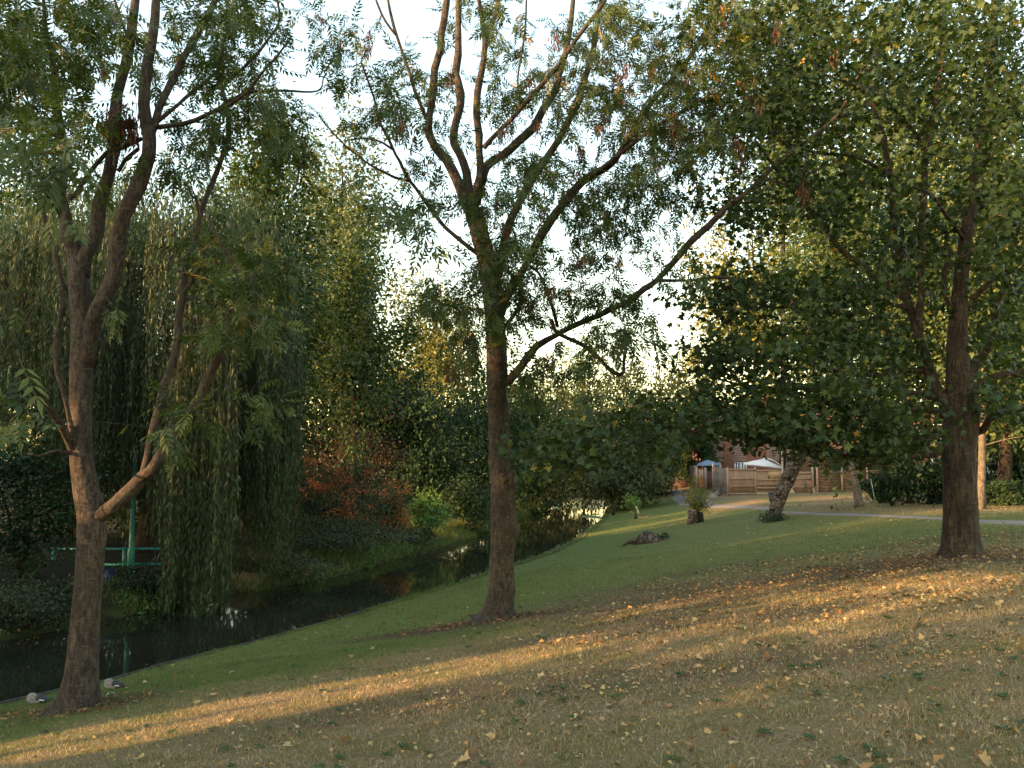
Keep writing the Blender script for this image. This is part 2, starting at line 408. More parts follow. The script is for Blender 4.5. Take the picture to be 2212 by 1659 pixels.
# ------------------------------------------------------------------ leaf templates
def unit(v): return v / (np.linalg.norm(v, axis=-1, keepdims=True) + 1e-12)
def frames(d, up):
    """columns: side, along, normal"""
    y = unit(d); x = np.cross(y, up); bad = np.linalg.norm(x, axis=1) < 1e-4
    x[bad] = [1, 0, 0]; x = unit(x); z = np.cross(x, y)
    return np.stack([x, y, z], -1)
T_leaf = (np.array([[0, 0, 0], [-.27, .42, .06], [0, 1, -.06], [.27, .42, .06]]), np.array([[0, 3, 2], [0, 2, 1]]))
T_willow = (np.array([[0, 0, 0], [-.115, .4, 0.02], [0, 1, 0], [.115, .4, 0.02]]), np.array([[0, 3, 2], [0, 2, 1]]))
def ash_template(pairs=4, seed=0):
    r = np.random.default_rng(seed); V = []; Fc = []
    def bend(y): return np.array([0, y, -.22 * y * y])
    def leaflet(base, ang, ln, drop):
        c, s_ = math.cos(ang), math.sin(ang); b0 = len(V)
        for (x, y, z) in ((0, 0, 0), (-.17, .4, .03), (0, 1, -.08), (.17, .4, .03)):
            V.append(base + np.array([(x * c + y * s_) * ln, (-x * s_ + y * c) * ln, z * ln - drop * y * ln]))
        Fc.append([b0, b0 + 3, b0 + 2]); Fc.append([b0, b0 + 2, b0 + 1])
    for i in range(pairs):
        y = .25 + .6 * i / (pairs - 1)
        for sd in (-1, 1): leaflet(bend(y), sd * (.95 + .2 * (r.random() - .5)), .36 + .08 * r.random() - .05 * abs(i - 1.5), .15 + .3 * r.random())
    leaflet(bend(.9), .1 * (r.random() - .5), .4, .3)
    b0 = len(V)
    for p in ((-.008, 0), (.008, 0), (.004, .92), (-.004, .92)): V.append(bend(p[1]) + np.array([p[0], 0, 0]))
    Fc.append([b0, b0 + 1, b0 + 2]); Fc.append([b0, b0 + 2, b0 + 3])
    return np.array(V), np.array(Fc)
T_ash = [ash_template(4, 1), ash_template(5, 2), ash_template(4, 3)]
def maple_template(seed=0):
    r = np.random.default_rng(seed)
    pts = [(-.10, -.05), (.10, -.05), (.42, .02), (.24, .22), (.60, .44), (.28, .56), (.0, 1.05), (-.28, .56), (-.60, .44), (-.24, .22), (-.42, .02)]
    V = [np.array([0, .38, .03])]
    for x, y in pts:
        x *= 1 + .12 * (r.random() - .5); y *= 1 + .08 * (r.random() - .5)
        V.append(np.array([x, y, -.12 * x * x * 4 * (.5 + r.random()) - .1 * (y - .38) ** 2]))
    n = len(pts)
    return np.array(V), np.array([[0, 1 + i, 1 + (i + 1) % n] for i in range(n)])[:, ::-1]
T_maple = [maple_template(i) for i in range(3)]
T_cheap_maple = (np.array([[0, 0, 0], [.5, .38, -.05], [.2, .6, .02], [0, 1, -.06], [-.2, .6, .02], [-.5, .38, -.05]]), np.array([[0, 1, 2], [0, 2, 4], [2, 3, 4], [0, 4, 5]]))

# ------------------------------------------------------------------ trees traced from the photograph
def catmull(p, sub=4):
    p = np.asarray(p, float); n = len(p)
    if n < 3: 
        u = np.linspace(0, 1, sub + 1)[:, None]; return p[0] + (p[-1] - p[0]) * u
    q = np.concatenate([[2 * p[0] - p[1]], p, [2 * p[-1] - p[-2]]]); out_ = []
    for i in range(n - 1):
        a, b_, c, d = q[i:i + 4]
        for k in range(sub):
            t_ = k / sub
            out_.append(.5 * ((2 * b_) + (-a + c) * t_ + (2 * a - 5 * b_ + 4 * c - d) * t_ ** 2 + (-a + 3 * b_ - 3 * c + d) * t_ ** 3))
    out_.append(p[-1]); return np.array(out_)

class Tree:
    def __init__(s, name, label, cat, base, bark, group=None):
        s.root = thing(name, label, cat, base, group); s.bark = bark; s.base = np.asarray(base, float)
        s.nodes = np.zeros((0, 3)); s.nr = np.zeros(0); s.pxy = np.zeros((0, 2))
    def _reg(s, pts, rad):
        s.nodes = np.concatenate([s.nodes, pts]); s.nr = np.concatenate([s.nr, rad])
        d = pts; yc = d[:, 1] * CP + d[:, 2] * SP; zc = -d[:, 1] * SP + d[:, 2] * CP
        s.pxy = np.concatenate([s.pxy, np.stack([W / 2 + F * d[:, 0] / yc, H / 2 - F * zc / yc], -1)])
    def limb(s, pts, dY=0.0, Y=None, name='branch', seg=10, lobes=None, sub=5, jit=.0, label=None):
        """pts: (px,py,width px); the first point joins the nearest limb already there"""
        pts = [tuple(p) for p in pts]
        if Y is None:
            i = np.argmin(np.hypot(s.pxy[:, 0] - pts[0][0], s.pxy[:, 1] - pts[0][1])); Y0 = s.nodes[i][1]
        else: Y0 = Y
        n = len(pts); L = np.concatenate([[0], np.cumsum([math.hypot(pts[k + 1][0] - pts[k][0], pts[k + 1][1] - pts[k][1]) for k in range(n - 1)])])
        u = L / L[-1]
        p3 = np.array([np.r_[P(p[0], p[1], Y0 + dY * uu ** 1.2), px2m(p[2] / 2, Y0 + dY * uu)] for p, uu in zip(pts, u)])
        q = catmull(p3, sub); q[:, 3] = np.maximum(q[:, 3], .003)
        nq = len(q); k_ = np.minimum(1, np.arange(nq) / 4)[:, None]; thin = name == 'branch'
        sm = np.stack([np.interp(np.arange(nq), np.arange(0, nq + 4, 4 if thin else 6), rng.normal(size=len(np.arange(0, nq + 4, 4 if thin else 6)))) for _ in range(4)], -1)
        q[:, :3] += sm[:, :3] * q[:, 3:4] * (.30 if thin else .05) * k_
        q[:, 3] *= 1 + (.07 if thin else .03) * sm[:, 3] * k_[:, 0]
        if jit: q[1:, :3] += (rng.random((len(q) - 1, 3)) - .5) * jit
        mb_ = MB(); mb_.tube(q[:, :3], q[:, 3], seg, True, lobes=lobes, wob=.05)
        part(name, mb_, s.bark, s.root, smooth=True, label=label)
        s._reg(q[:, :3], q[:, 3]); return q
    def limb3(s, pts, rad, name='branch', seg=8, lobes=None, sub=4):
        q = catmull(np.c_[np.asarray(pts, float), np.asarray(rad, float)], sub)
        mb_ = MB(); mb_.tube(q[:, :3], np.maximum(q[:, 3], .003), seg, True, lobes=lobes, wob=.06)
        part(name, mb_, s.bark, s.root, smooth=True); s._reg(q[:, :3], q[:, 3]); return q
    def grow(s, targets, maxr=.03, arch=.10, mat=None, keep=True, thin=1.0):
        """twigs from the nearest wood to each target, nearest first; returns tips and directions"""
        mb_ = MB(); tips = []; dirs = []; paths = []
        T = np.asarray(targets)
        if len(T) == 0: return [], []
        d0 = np.array([np.min(np.sum((s.nodes - t_) ** 2, 1)) for t_ in T]); T = T[np.argsort(d0)]
        nodes = s.nodes; nr = s.nr
        cap = len(nodes) + 12 * len(T); Nn = np.zeros((cap, 3)); Rr = np.zeros(cap); k = len(nodes); Nn[:k] = nodes; Rr[:k] = nr
        for t_ in T:
            D = np.sum((Nn[:k] - t_) ** 2, 1); i = int(np.argmin(D)); p = Nn[i]; L = math.sqrt(D[i])
            if L < .05: continue
            c = p + .5 * (t_ - p) + np.array([0, 0, arch * L]) + (rng.random(3) - .5) * .25 * L
            m_ = int(min(9, max(3, L / .28)))
            u = np.linspace(0, 1, m_ + 1)[:, None]
            q = (1 - u) ** 2 * p + 2 * u * (1 - u) * c + u * u * t_
            r0 = min(Rr[i] * .65, maxr, .004 + .011 * L) * thin; r0 = max(r0, .0035); r = np.linspace(r0, .0025, m_ + 1)
            mb_.tube(q, r, 5 if r0 > .012 else 3, False)
            Nn[k:k + m_] = q[1:]; Rr[k:k + m_] = r[1:]; k += m_
            tips.append(q); dirs.append(unit(q[-1] - q[-2]))
        if mb_.n: part('twigs', mb_, mat or M_twig, s.root, kind='stuff', smooth=True)
        return tips, dirs

def blobs(spec, Y0):
    """(px,py,rx,ry,dY,rY,n) in picture pixels and metres of depth -> points in space"""
    out_ = []
    for (px, py, rx, ry, dY, rY, n) in spec:
        for _ in range(n):
            d = rng.normal(size=3) * .5
            out_.append(P(px + rx * d[0] * 1.1, py + ry * d[1] * 1.1, max(2.6, Y0 + dY + rY * d[2])))
    return np.array(out_)

def place_leaves(tips, per, spread, droop, upj, size, off=.05):
    pos = []; dr = []
    for q in tips:
        m_ = len(q)
        for _ in range(per):
            u = (1 - rng.random() ** 1.6 * .75) * (m_ - 1); i = min(int(u), m_ - 2); p = q[i] + (q[i + 1] - q[i]) * (u - i)
            d = unit(q[-1] - q[0]) * .7 + rng.normal(size=3) * spread + np.array([0, 0, -droop])
            pos.append(p + rng.normal(size=3) * off); dr.append(d)
    pos = np.array(pos); dr = unit(np.array(dr)); N = len(pos)
    up = np.array([0, 0, 1.0]) + rng.normal(size=(N, 3)) * upj
    return pos, frames(dr, up), size * (.5 + .75 * rng.random(N))

def in_frame(pos):
    yc = pos[:, 1] * CP + pos[:, 2] * SP; zc = -pos[:, 1] * SP + pos[:, 2] * CP
    x = W / 2 + F * pos[:, 0] / np.maximum(yc, .01); y = H / 2 - F * zc / np.maximum(yc, .01)
    return (yc > .3) & (x > 0) & (x < W) & (y > 0) & (y < H)

def crown_leaves(tree, templates, mat, pos, R, sc, tint, singles=0, single_name='leaf'):
    """the leaves that show largest are objects of their own, the rest one foliage part"""
    N = len(pos); single = np.zeros(N, bool)
    if singles:
        size = sc / np.linalg.norm(pos, axis=1) * in_frame(pos)
        single[np.argsort(-size)[:singles]] = True
        meshes = {}
        for k in np.where(single)[0]:
            key = (k % len(templates), int(tint[k] * 6))
            if key not in meshes:
                b_ = MB(); b_.add(*templates[key[0]], tint=(key[1] + .5) / 6); meshes[key] = b_.mesh(single_name, mat)
            o = bpy.data.objects.new(single_name, meshes[key]); C.objects.link(o); o.parent = tree.root
            M = np.eye(4); M[:3, :3] = R[k] * sc[k]; M[:3, 3] = pos[k] - tree.base
            o.matrix_local = Matrix(M.tolist())
    mb_ = MB()
    ids = np.where(~single)[0]; which = ids % len(templates)
    for j, T in enumerate(templates):
        w_ = ids[which == j]; mb_.scatter(T[0], T[1], pos[w_], R[w_], sc[w_], np.clip(tint[w_], 0, 1))
    part('foliage', mb_, mat, tree.root, kind='stuff')

def key_mesh(seed):
    r = np.random.default_rng(seed); b_ = MB(); n = 26
    for _ in range(n):
        p = r.normal(size=3) * np.array([.035, .035, .05]); d = np.array([r.normal() * .3, r.normal() * .3, -1]); d /= np.linalg.norm(d)
        s_ = unit(np.cross(d, r.normal(size=3)))
        L = .075 * (.7 + .6 * r.random()); w_ = .009
        b_.add([p, p + d * L * .5 + s_ * w_, p + d * L, p + d * L * .5 - s_ * w_], [[0, 1, 2], [0, 2, 3]], r.random())
    b_.tube([[0, 0, .10], [0, 0, .03], [.005, 0, -.02]], [.004, .003, .002], 4, False, .2)
    return b_.mesh('seed_cluster', M_key)
KEYS = [key_mesh(i) for i in range(4)]
def seeds_at(tree, pts, scale=1.0):
    for k, p in enumerate(pts):
        o = bpy.data.objects.new('seed_cluster', KEYS[k % 4]); C.objects.link(o); o.parent = tree.root
        s_ = scale * (.75 + .7 * rng.random()); o.location = [float(x) for x in (np.asarray(p) - tree.base)]
        o.scale = (s_, s_, s_ * (1 + .5 * rng.random())); o.rotation_euler = (0, 0, rng.random() * 6.28)

def flare(amount, k, top=.22, ph=0.0):
    def f(u, th):
        e = max(0, 1 - u / top) ** 2
        return 1 + e * amount * (.55 + .45 * np.cos(k * th + ph)) + e * amount * .25 * np.cos(2 * th + 1.3 + ph)
    return f

# ---- left ash
YL = t_left[1]
TL = Tree('ash_tree', 'multi-stemmed grey ash tree on the left beside the water, forking low down', 'tree', t_left, M_bark_ash)
TL.limb([(158, 1550, 100), (166, 1512, 76), (172, 1465, 66), (179, 1400, 60), (188, 1300, 55), (196, 1200, 58), (200, 1120, 60), (186, 1060, 54), (177, 1000, 50), (173, 900, 46), (176, 820, 46), (178, 760, 45), (174, 690, 42), (172, 620, 42), (167, 560, 38)],
        Y=YL, name='trunk', seg=18, lobes=flare(.55, 5), dY=.15)
TL.limb([(167, 575, 36), (158, 530, 32), (146, 490, 29), (139, 430, 28), (135, 360, 25), (130, 300, 22), (125, 230, 18), (118, 150, 13), (100, 60, 9), (90, -40, 6)], -.5)
TL.limb([(174, 600, 36), (190, 540, 33), (208, 470, 31), (228, 390, 29), (246, 320, 28), (256, 250, 27), (268, 170, 23), (283, 90, 21), (292, 0, 18), (298, -70, 14)], .6)
TL.limb([(182, 790, 38), (205, 700, 37), (230, 630, 37), (255, 545, 36), (278, 460, 33), (303, 380, 31), (319, 300, 29), (314, 240, 28), (313, 160, 26), (325, 90, 23), (338, 0, 19), (345, -70, 15)], -.4)
TL.limb([(322, 300, 18), (345, 230, 17), (362, 190, 16), (392, 130, 16), (425, 75, 17), (450, 35, 15), (485, -30, 12)], .6)
TL.limb([(328, 272, 12), (365, 240, 9), (400, 210, 9), (440, 178, 8), (480, 140, 7), (490, 130, 5)], .4, seg=7)
TL.limb([(340, 275, 12), (393, 268, 10), (440, 250, 9), (483, 230, 9), (533, 197, 8), (575, 150, 6), (620, 93, 4)], -.7, seg=7)
TL.limb([(483, 187, 7), (533, 140, 7), (575, 90, 6), (603, 45, 5), (597, -10, 4)], -.3, seg=6)
TL.limb([(335, 275, 9), (420, 262, 7), (520, 205, 6), (600, 197, 6), (685, 197, 4), (700, 165, 3)], .7, seg=6)
TL.limb([(190, 1150, 32), (212, 1122, 36), (240, 1099, 33), (272, 1069, 30), (305, 1036, 28), (338, 1006, 25), (360, 972, 23), (378, 918, 22), (400, 889, 21), (435, 855, 20), (452, 815, 20), (470, 775, 17), (485, 740, 14), (492, 690, 12), (508, 620, 10), (505, 570, 8), (480, 530, 7), (450, 470, 6)], -.6)
TL.limb([(308, 1040, 18), (318, 985, 17), (330, 920, 18), (350, 850, 18), (368, 790, 17), (383, 735, 17), (386, 680, 16), (392, 640, 14), (398, 570, 12), (420, 520, 11), (440, 440, 11), (458, 395, 12), (478, 345, 12), (492, 290, 12), (487, 220, 11), (473, 150, 9), (488, 75, 6)], .9)
TL.limb([(392, 642, 11), (425, 585, 10), (440, 530, 9), (432, 470, 8), (421, 422, 6)], -.3, seg=7)
TL.limb([(165, 985, 22), (145, 940, 19), (120, 900, 16), (95, 865, 13), (60, 820, 9), (20, 785, 6)], -1.6)
TL.limb([(160, 960, 14), (146, 880, 12), (123, 790, 12), (128, 700, 11), (137, 637, 11), (122, 560, 10), (97, 480, 9), (104, 420, 9), (112, 375, 9), (123, 290, 7), (120, 220, 5)], -1.0, seg=8)
TL.limb([(158, 980, 10), (120, 975, 7), (80, 985, 6), (45, 980, 5)], -.8, seg=6)
TL.limb([(142, 435, 14), (123, 412, 12), (90, 385, 11), (68, 355, 10), (35, 318, 9), (5, 288, 7)], -.6, seg=7)
TL.limb([(150, 430, 14), (165, 412, 12), (200, 362, 10), (232, 330, 10), (262, 318, 10), (305, 298, 9)], .1, seg=7)
TL.limb([(255, 370, 9), (275, 345, 9), (300, 322, 9)], .1, seg=6)
TL.limb([(258, 360, 7), (245, 80, 6), (275, 80, 6), (258, 30, 7), (243, -10, 6)][2:], 0, seg=6)
bl = [(60, 50, 130, 90, -.8, 2.2, 60), (190, 130, 110, 110, 0, 2.2, 55), (50, 210, 110, 90, -1.5, 2, 50), (190, 270, 90, 70, 0, 2, 22), (80, 320, 90, 50, -4.6, 1.2, 16),
      (420, 70, 110, 90, .3, 2, 55), (520, 110, 80, 100, .5, 2, 34), (560, 240, 80, 60, 0, 2, 40), (470, 270, 80, 60, .6, 2, 30), (610, 290, 50, 60, .3, 1.6, 22), (400, 340, 80, 60, .5, 2, 24),
      (560, 30, 70, 60, 0, 2, 25), (350, 150, 60, 90, 1, 2, 20), (250, 30, 80, 70, 0, 2, 28), (500, 620, 80, 60, -.2, 1.6, 26), (545, 560, 60, 60, 0, 1.6, 22), (460, 700, 70, 50, -.3, 1.5, 22),
      (420, 560, 60, 40, .6, 1.5, 10), (390, 900, 60, 40, -.3, 1.2, 10), (560, 900, 60, 40, -1, 1, 9), (30, 790, 50, 35, -5.6, .5, 3), (20, 900, 40, 40, -3, 1, 3),
      (250, 690, 30, 20, -.5, .6, 4), (560, 690, 60, 50, -.5, 1.2, 16), (640, 330, 40, 60, 0, 1.2, 12), (110, 90, 120, 100, 1.5, 2, 40), (20, 120, 70, 140, -2, 1.5, 30), (450, 480, 80, 60, .8, 1.5, 14)]
bl = [(*q[:6], max(2, int(q[6] * .7))) for q in bl]
tips, _ = TL.grow(blobs(bl, YL), .022)
pos, R, sc = place_leaves(tips, 7, .65, .45, .5, .27)
crown_leaves(TL, T_ash, LM['ash'], pos, R, sc, np.clip(.42 + .2 * rng.normal(size=len(pos)), 0, 1) + .45 * (rng.random(len(pos)) < .03), 280)
seeds_at(TL, [P(240 + 55 * rng.random(), 240 + 60 * rng.random(), YL - .1 + .3 * rng.random()) for _ in range(24)] + [P(20, 130, YL - 1.5), P(35, 150, YL - 1.4), P(120, 20, YL), P(130, 150, YL), P(220, 265, YL), P(225, 150, YL)], 1.15)

# ---- middle ash
YM = t_mid[1]
TM = Tree('ash_tree', 'straight-trunked ash tree in the middle of the lawn with sawn branch stub and fanned limbs', 'tree', t_mid, M_bark_ash)
def midlobes(u, th):
    e = flare(.62, 5, .16, .6)(u, th)
    g_ = math.exp(-((u - .295) / .035) ** 2)
    return e + g_ * .36 * np.exp(-((np.angle(np.exp(1j * (th - TM_TH)))) / .9) ** 2)
TM_TH = -1.5
TM.limb([(1070, 1355, 88), (1077, 1322, 66), (1081, 1285, 57), (1084, 1250, 53), (1086, 1200, 50), (1086, 1150, 50), (1087, 1100, 53), (1085, 1050, 53), (1079, 1010, 47), (1077, 950, 46), (1074, 880, 46), (1073, 800, 45), (1071, 720, 43), (1066, 650, 42), (1056, 590, 41), (1044, 535, 40), (1033, 490, 40), (1023, 455, 42)],
        Y=YM, name='trunk', seg=20, lobes=midlobes, dY=.1)
TM.limb([(1088, 1080, 30), (1100, 1050, 30), (1103, 1028, 26), (1102, 1018, 20)], -.12, name='branch_stub', seg=12, label='sawn-off branch stub with pale cut face')
TM.limb([(1016, 460, 26), (1004, 425, 24), (986, 385, 22), (965, 350, 21), (944, 320, 20), (928, 285, 20), (926, 250, 18), (934, 205, 18), (943, 150, 17), (950, 100, 17), (960, 40, 16), (968, -40, 14)], -.6)
TM.limb([(1024, 450, 26), (1012, 405, 22), (998, 350, 20), (980, 305, 19), (984, 270, 18), (993, 230, 18), (992, 180, 18), (988, 130, 17), (990, 60, 16), (988, -40, 14)], .5)
TM.limb([(1026, 455, 22), (1028, 415, 19), (1036, 350, 17), (1034, 300, 17), (1033, 250, 15), (1036, 190, 16), (1046, 110, 14), (1044, 60, 12), (1032, -20, 9)], -.3)
TM.limb([(1047, 100, 12), (1058, 60, 12), (1072, 20, 11), (1085, -50, 9)], .3)
TM.limb([(1030, 440, 18), (1044, 375, 19), (1066, 343, 19), (1110, 312, 19), (1148, 272, 18), (1182, 225, 17), (1205, 175, 15), (1216, 130, 14), (1230, 60, 12), (1240, -30, 10)], .9)
TM.limb([(1045, 320, 12), (1080, 280, 10), (1118, 243, 11), (1165, 190, 11), (1205, 142, 11), (1255, 70, 10), (1306, 0, 9), (1330, -50, 7)], -.8, seg=8)
TM.limb([(1068, 620, 24), (1088, 540, 20), (1108, 470, 19), (1130, 420, 18), (1155, 378, 18), (1206, 298, 18), (1240, 235, 16), (1258, 190, 15), (1278, 115, 14), (1298, 20, 11), (1305, -40, 9)], 1.0)
TM.limb([(1072, 700, 24), (1100, 630, 20), (1150, 548, 19), (1200, 463, 19), (1262, 392, 18), (1320, 352, 15), (1356, 298, 14), (1420, 206, 13), (1466, 158, 12), (1500, 110, 10), (1540, 50, 8), (1560, -20, 6)], .7)
TM.limb([(1262, 392, 10), (1330, 340, 10), (1395, 290, 10), (1420, 270, 9), (1475, 240, 8), (1540, 200, 6)], -.6, seg=7)
TM.limb([(1074, 845, 24), (1105, 812, 19), (1142, 772, 17), (1188, 730, 15), (1240, 699, 14), (1300, 675, 14), (1345, 657, 14), (1385, 632, 14), (1420, 604, 14), (1466, 552, 15), (1510, 505, 15), (1558, 460, 13), (1612, 415, 12), (1654, 373, 11), (1708, 330, 11), (1760, 290, 9), (1808, 250, 8), (1835, 205, 7), (1858, 157, 5), (1908, 93, 3)], -1.6)
TM.limb([(1422, 606, 9), (1480, 607, 7), (1530, 601, 7), (1575, 600, 7), (1628, 612, 6), (1725, 630, 5), (1808, 625, 5), (1892, 612, 4), (1958, 597, 3)], -.8, seg=6)
TM.limb([(1642, 387, 8), (1680, 392, 7), (1720, 400, 6), (1742, 377, 5), (1807, 350, 4)], -.5, seg=6)
TM.limb([(1180, 730, 10), (1190, 690, 9), (1204, 720, 9), (1257, 746, 10), (1290, 772, 9), (1318, 802, 10), (1345, 806, 8), (1347, 775, 7), (1352, 750, 6)][1:], -.6, seg=7)
TM.limb([(1205, 706, 8), (1170, 600, 7), (1130, 560, 6), (1110, 500, 5)], -.8, seg=6)
TM.limb([(1040, 555, 11), (985, 510, 9), (950, 477, 9), (904, 417, 8), (880, 383, 8), (862, 347, 7), (847, 320, 7), (817, 260, 6), (810, 217, 5), (780, 133, 4)], -1.4, seg=7)
TM.limb([(886, 392, 6), (845, 380, 6), (804, 360, 5), (760, 325, 5), (735, 303, 4), (695, 258, 3)], -.6, seg=6)
TM.limb([(847, 322, 6), (820, 305, 5), (787, 297, 5), (744, 304, 4)], .4, seg=6)
TM.limb([(922, 258, 9), (905, 220, 8), (890, 175, 8), (868, 110, 7), (852, 60, 7), (840, 10, 6), (834, -40, 5)], -.4, seg=7)
TM.limb([(855, 75, 6), (835, 50, 6), (818, 15, 6), (800, -30, 5)], -.3, seg=6)
TM.limb([(1125, 240, 5), (1118, 180, 5), (1122, 140, 5), (1134, 70, 5), (1137, 0, 4), (1137, -40, 3)], -.4, seg=6)
TM.limb([(1080, 720, 10), (1130, 640, 9), (1080, 560, 6)], -1.2, seg=6)
bm_ = [(790, 240, 100, 110, -.8, 1.8, 34), (870, 190, 70, 100, -.6, 1.8, 28), (715, 90, 70, 80, -1.8, 1.0, 20), (825, 440, 45, 40, -5.2, .8, 9), (905, 495, 65, 40, -5.0, .8, 12), (960, 440, 60, 50, -1, 1.5, 14),
       (1000, 180, 80, 150, 0, 2, 34), (1090, 150, 70, 130, .3, 2, 32), (1150, 220, 70, 110, 0, 2, 28), (1255, 150, 90, 130, .3, 2.4, 50), (1200, 390, 100, 80, .2, 2.4, 55), (1330, 250, 110, 130, .3, 2.4, 75),
       (1130, 560, 100, 80, -.8, 2, 50), (1060, 610, 110, 90, -1.2, 1.6, 62), (975, 670, 80, 60, -1.6, 1.5, 34), (1010, 750, 70, 50, -1.2, 1.3, 24), (1120, 690, 90, 80, -.8, 1.6, 38), (1230, 610, 100, 90, -.4, 2, 52),
       (1280, 490, 100, 90, 0, 2.2, 60), (1400, 420, 100, 100, 0, 2.2, 66), (1460, 280, 100, 120, 0, 2.4, 66), (1440, 120, 110, 120, 0, 2.4, 66), (1560, 220, 120, 150, -.4, 2.4, 80), (1330, 650, 80, 60, -1, 1.4, 30),
       (1400, 720, 60, 60, -2, 1.2, 22), (1290, 730, 80, 60, -1.2, 1.3, 26), (1120, 830, 60, 45, -.8, 1, 18), (1180, 780, 60, 50, -.8, 1.2, 14), (1560, 40, 90, 80, 0, 2, 50), (1050, 30, 90, 60, 0, 2, 20), (1330, 50, 70, 70, 0, 2, 30),
       (1080, 400, 60, 60, -.4, 1.5, 16), (900, 320, 60, 60, -.6, 1.5, 14), (1060, 500, 70, 60, -1, 1.3, 24), (1480, 560, 60, 50, -1.5, 1.2, 18)]
bm_ = [(*q[:6], int(q[6] * (.62 if q[1] > 460 else .80 if q[0] < 1180 else 1.05))) for q in bm_]
tips, _ = TM.grow(blobs(bm_, YM), .02)
pos, R, sc = place_leaves(tips, 7, .6, .5, .5, .27)
tint = np.clip(.38 + .2 * rng.normal(size=len(pos)), 0, 1) + .5 * (rng.random(len(pos)) < .025)
crown_leaves(TM, T_ash, LM['ash'], pos, R, sc, tint, 290)
kp = [(1030, 655), (1062, 545), (1075, 555), (1020, 735), (985, 805), (975, 800), (1005, 805), (1165, 620), (1185, 640), (1100, 520), (1145, 170), (1092, 285), (1240, 360), (1360, 170), (1343, 160), (1265, 560), (1330, 570), (1340, 740), (1357, 730), (830, 245),
      (865, 290), (790, 80), (795, 95), (1460, 265), (1590, 330), (1600, 355), (1670, 70), (1610, 200), (1180, 260), (1085, 330), (1250, 315), (1060, 470), (1150, 500), (1290, 480), (1420, 330), (950, 640), (1200, 100), (880, 280), (1300, 270), (1480, 180), (1730, 420), (1800, 130)]
pts = []
for (a_, b_) in kp:
    for _ in range(2): pts.append(P(a_ + rng.normal() * 8, b_ + rng.normal() * 12, YM - 1.2 + rng.normal() * .5))
ti = rng.choice(len(tips), 46, replace=False)
pts += [tips[k][-1] - np.array([0, 0, .08]) for k in ti]
seeds_at(TM, pts, 1.1)

# ---- maple on the right
YP = t_map[1]
TP = Tree('maple_tree', 'large dark maple tree with thick trunk and low spreading boughs on the right', 'tree', t_map, M_bark_maple)
TP.limb([(2078, 1222, 96), (2077, 1192, 82), (2076, 1155, 72), (2075, 1100, 67), (2073, 1030, 66), (2076, 960, 70), (2080, 900, 74), (2078, 860, 66), (2072, 820, 50), (2068, 760, 42), (2070, 690, 36), (2075, 600, 30), (2092, 480, 26), (2108, 390, 24), (2120, 310, 24), (2134, 215, 20), (2145, 100, 16), (2150, -20, 12)],
        Y=YP, name='trunk', seg=20, lobes=flare(.75, 6, .13), dY=.3)
TP.limb([(2052, 885, 36), (2022, 835, 26), (1996, 770, 22), (1976, 705, 20), (1962, 640, 18), (1945, 540, 17), (1930, 430, 16), (1920, 355, 15), (1906, 300, 15), (1892, 235, 14), (1876, 180, 12), (1862, 100, 9)], 1.2)
TP.limb([(1984, 720, 16), (1988, 600, 15), (1990, 480, 14), (2000, 320, 14), (2020, 240, 12), (2026, 190, 10), (2040, 90, 8)], -.5)
TP.limb([(2088, 820, 22), (2112, 785, 18), (2130, 755, 16), (2145, 713, 14), (2162, 640, 12), (2180, 560, 9), (2210, 470, 7)], .4)
TP.limb([(2090, 835, 20), (2115, 826, 17), (2145, 815, 16), (2180, 806, 15), (2225, 798, 13), (2290, 770, 9)], -.5)
TP.limb([(2078, 665, 14), (2098, 652, 12), (2125, 622, 11), (2150, 602, 9), (2215, 580, 6)], -.4, seg=8)
TP.limb([(2080, 705, 14), (2050, 660, 11), (2040, 600, 10), (2052, 540, 8)], -.6, seg=8)
TP.limb([(2098, 935, 22), (2120, 932, 16), (2140, 905, 14), (2180, 890, 10), (2240, 880, 8)], -1.0, seg=8)
TP.limb([(2056, 935, 26), (2035, 965, 20), (2006, 978, 18), (1960, 988, 15), (1925, 990, 14), (1865, 988, 12), (1808, 983, 12), (1755, 975, 10), (1708, 966, 10), (1650, 955, 9), (1600, 945, 9), (1540, 936, 8), (1475, 931, 8), (1440, 924, 7), (1404, 920, 7), (1370, 926, 6), (1337, 928, 6), (1290, 942, 5), (1237, 963, 5), (1190, 982, 4), (1140, 997, 3)], -3.4, seg=10)
TP.limb([(1404, 922, 4), (1360, 918, 4), (1320, 918, 3), (1270, 926, 3)], -.3, seg=6)
TP.limb([(1400, 925, 4), (1360, 960, 4), (1300, 985, 3), (1230, 1005, 2.5)], -.5, seg=6)
TP.limb([(2040, 895, 22), (2005, 886, 15), (1960, 884, 13), (1910, 892, 12), (1875, 897, 11), (1830, 893, 8), (1775, 890, 7), (1675, 886, 5), (1600, 900, 4)], -2.0, seg=9)
TP.limb([(2028, 860, 20), (1995, 850, 12), (1950, 852, 10), (1908, 846, 9), (1860, 838, 8), (1808, 836, 8), (1740, 838, 8), (1675, 840, 8), (1630, 836, 6), (1590, 830, 5), (1540, 815, 4)], .6, seg=8)
TP.limb([(2000, 800, 14), (1950, 802, 12), (1900, 812, 9), (1850, 810, 9), (1775, 796, 10), (1725, 776, 9), (1675, 770, 7), (1610, 762, 5), (1550, 770, 4)], -.8, seg=8)
TP.limb([(1968, 670, 10), (1900, 650, 8), (1820, 640, 7), (1742, 653, 6), (1675, 663, 5), (1580, 640, 4)], -1.0, seg=8)
TP.limb([(1962, 650, 15), (1905, 610, 14), (1868, 582, 13), (1828, 550, 13), (1795, 508, 12), (1768, 473, 11), (1708, 407, 9), (1675, 365, 7), (1630, 300, 5)], .9, seg=8)
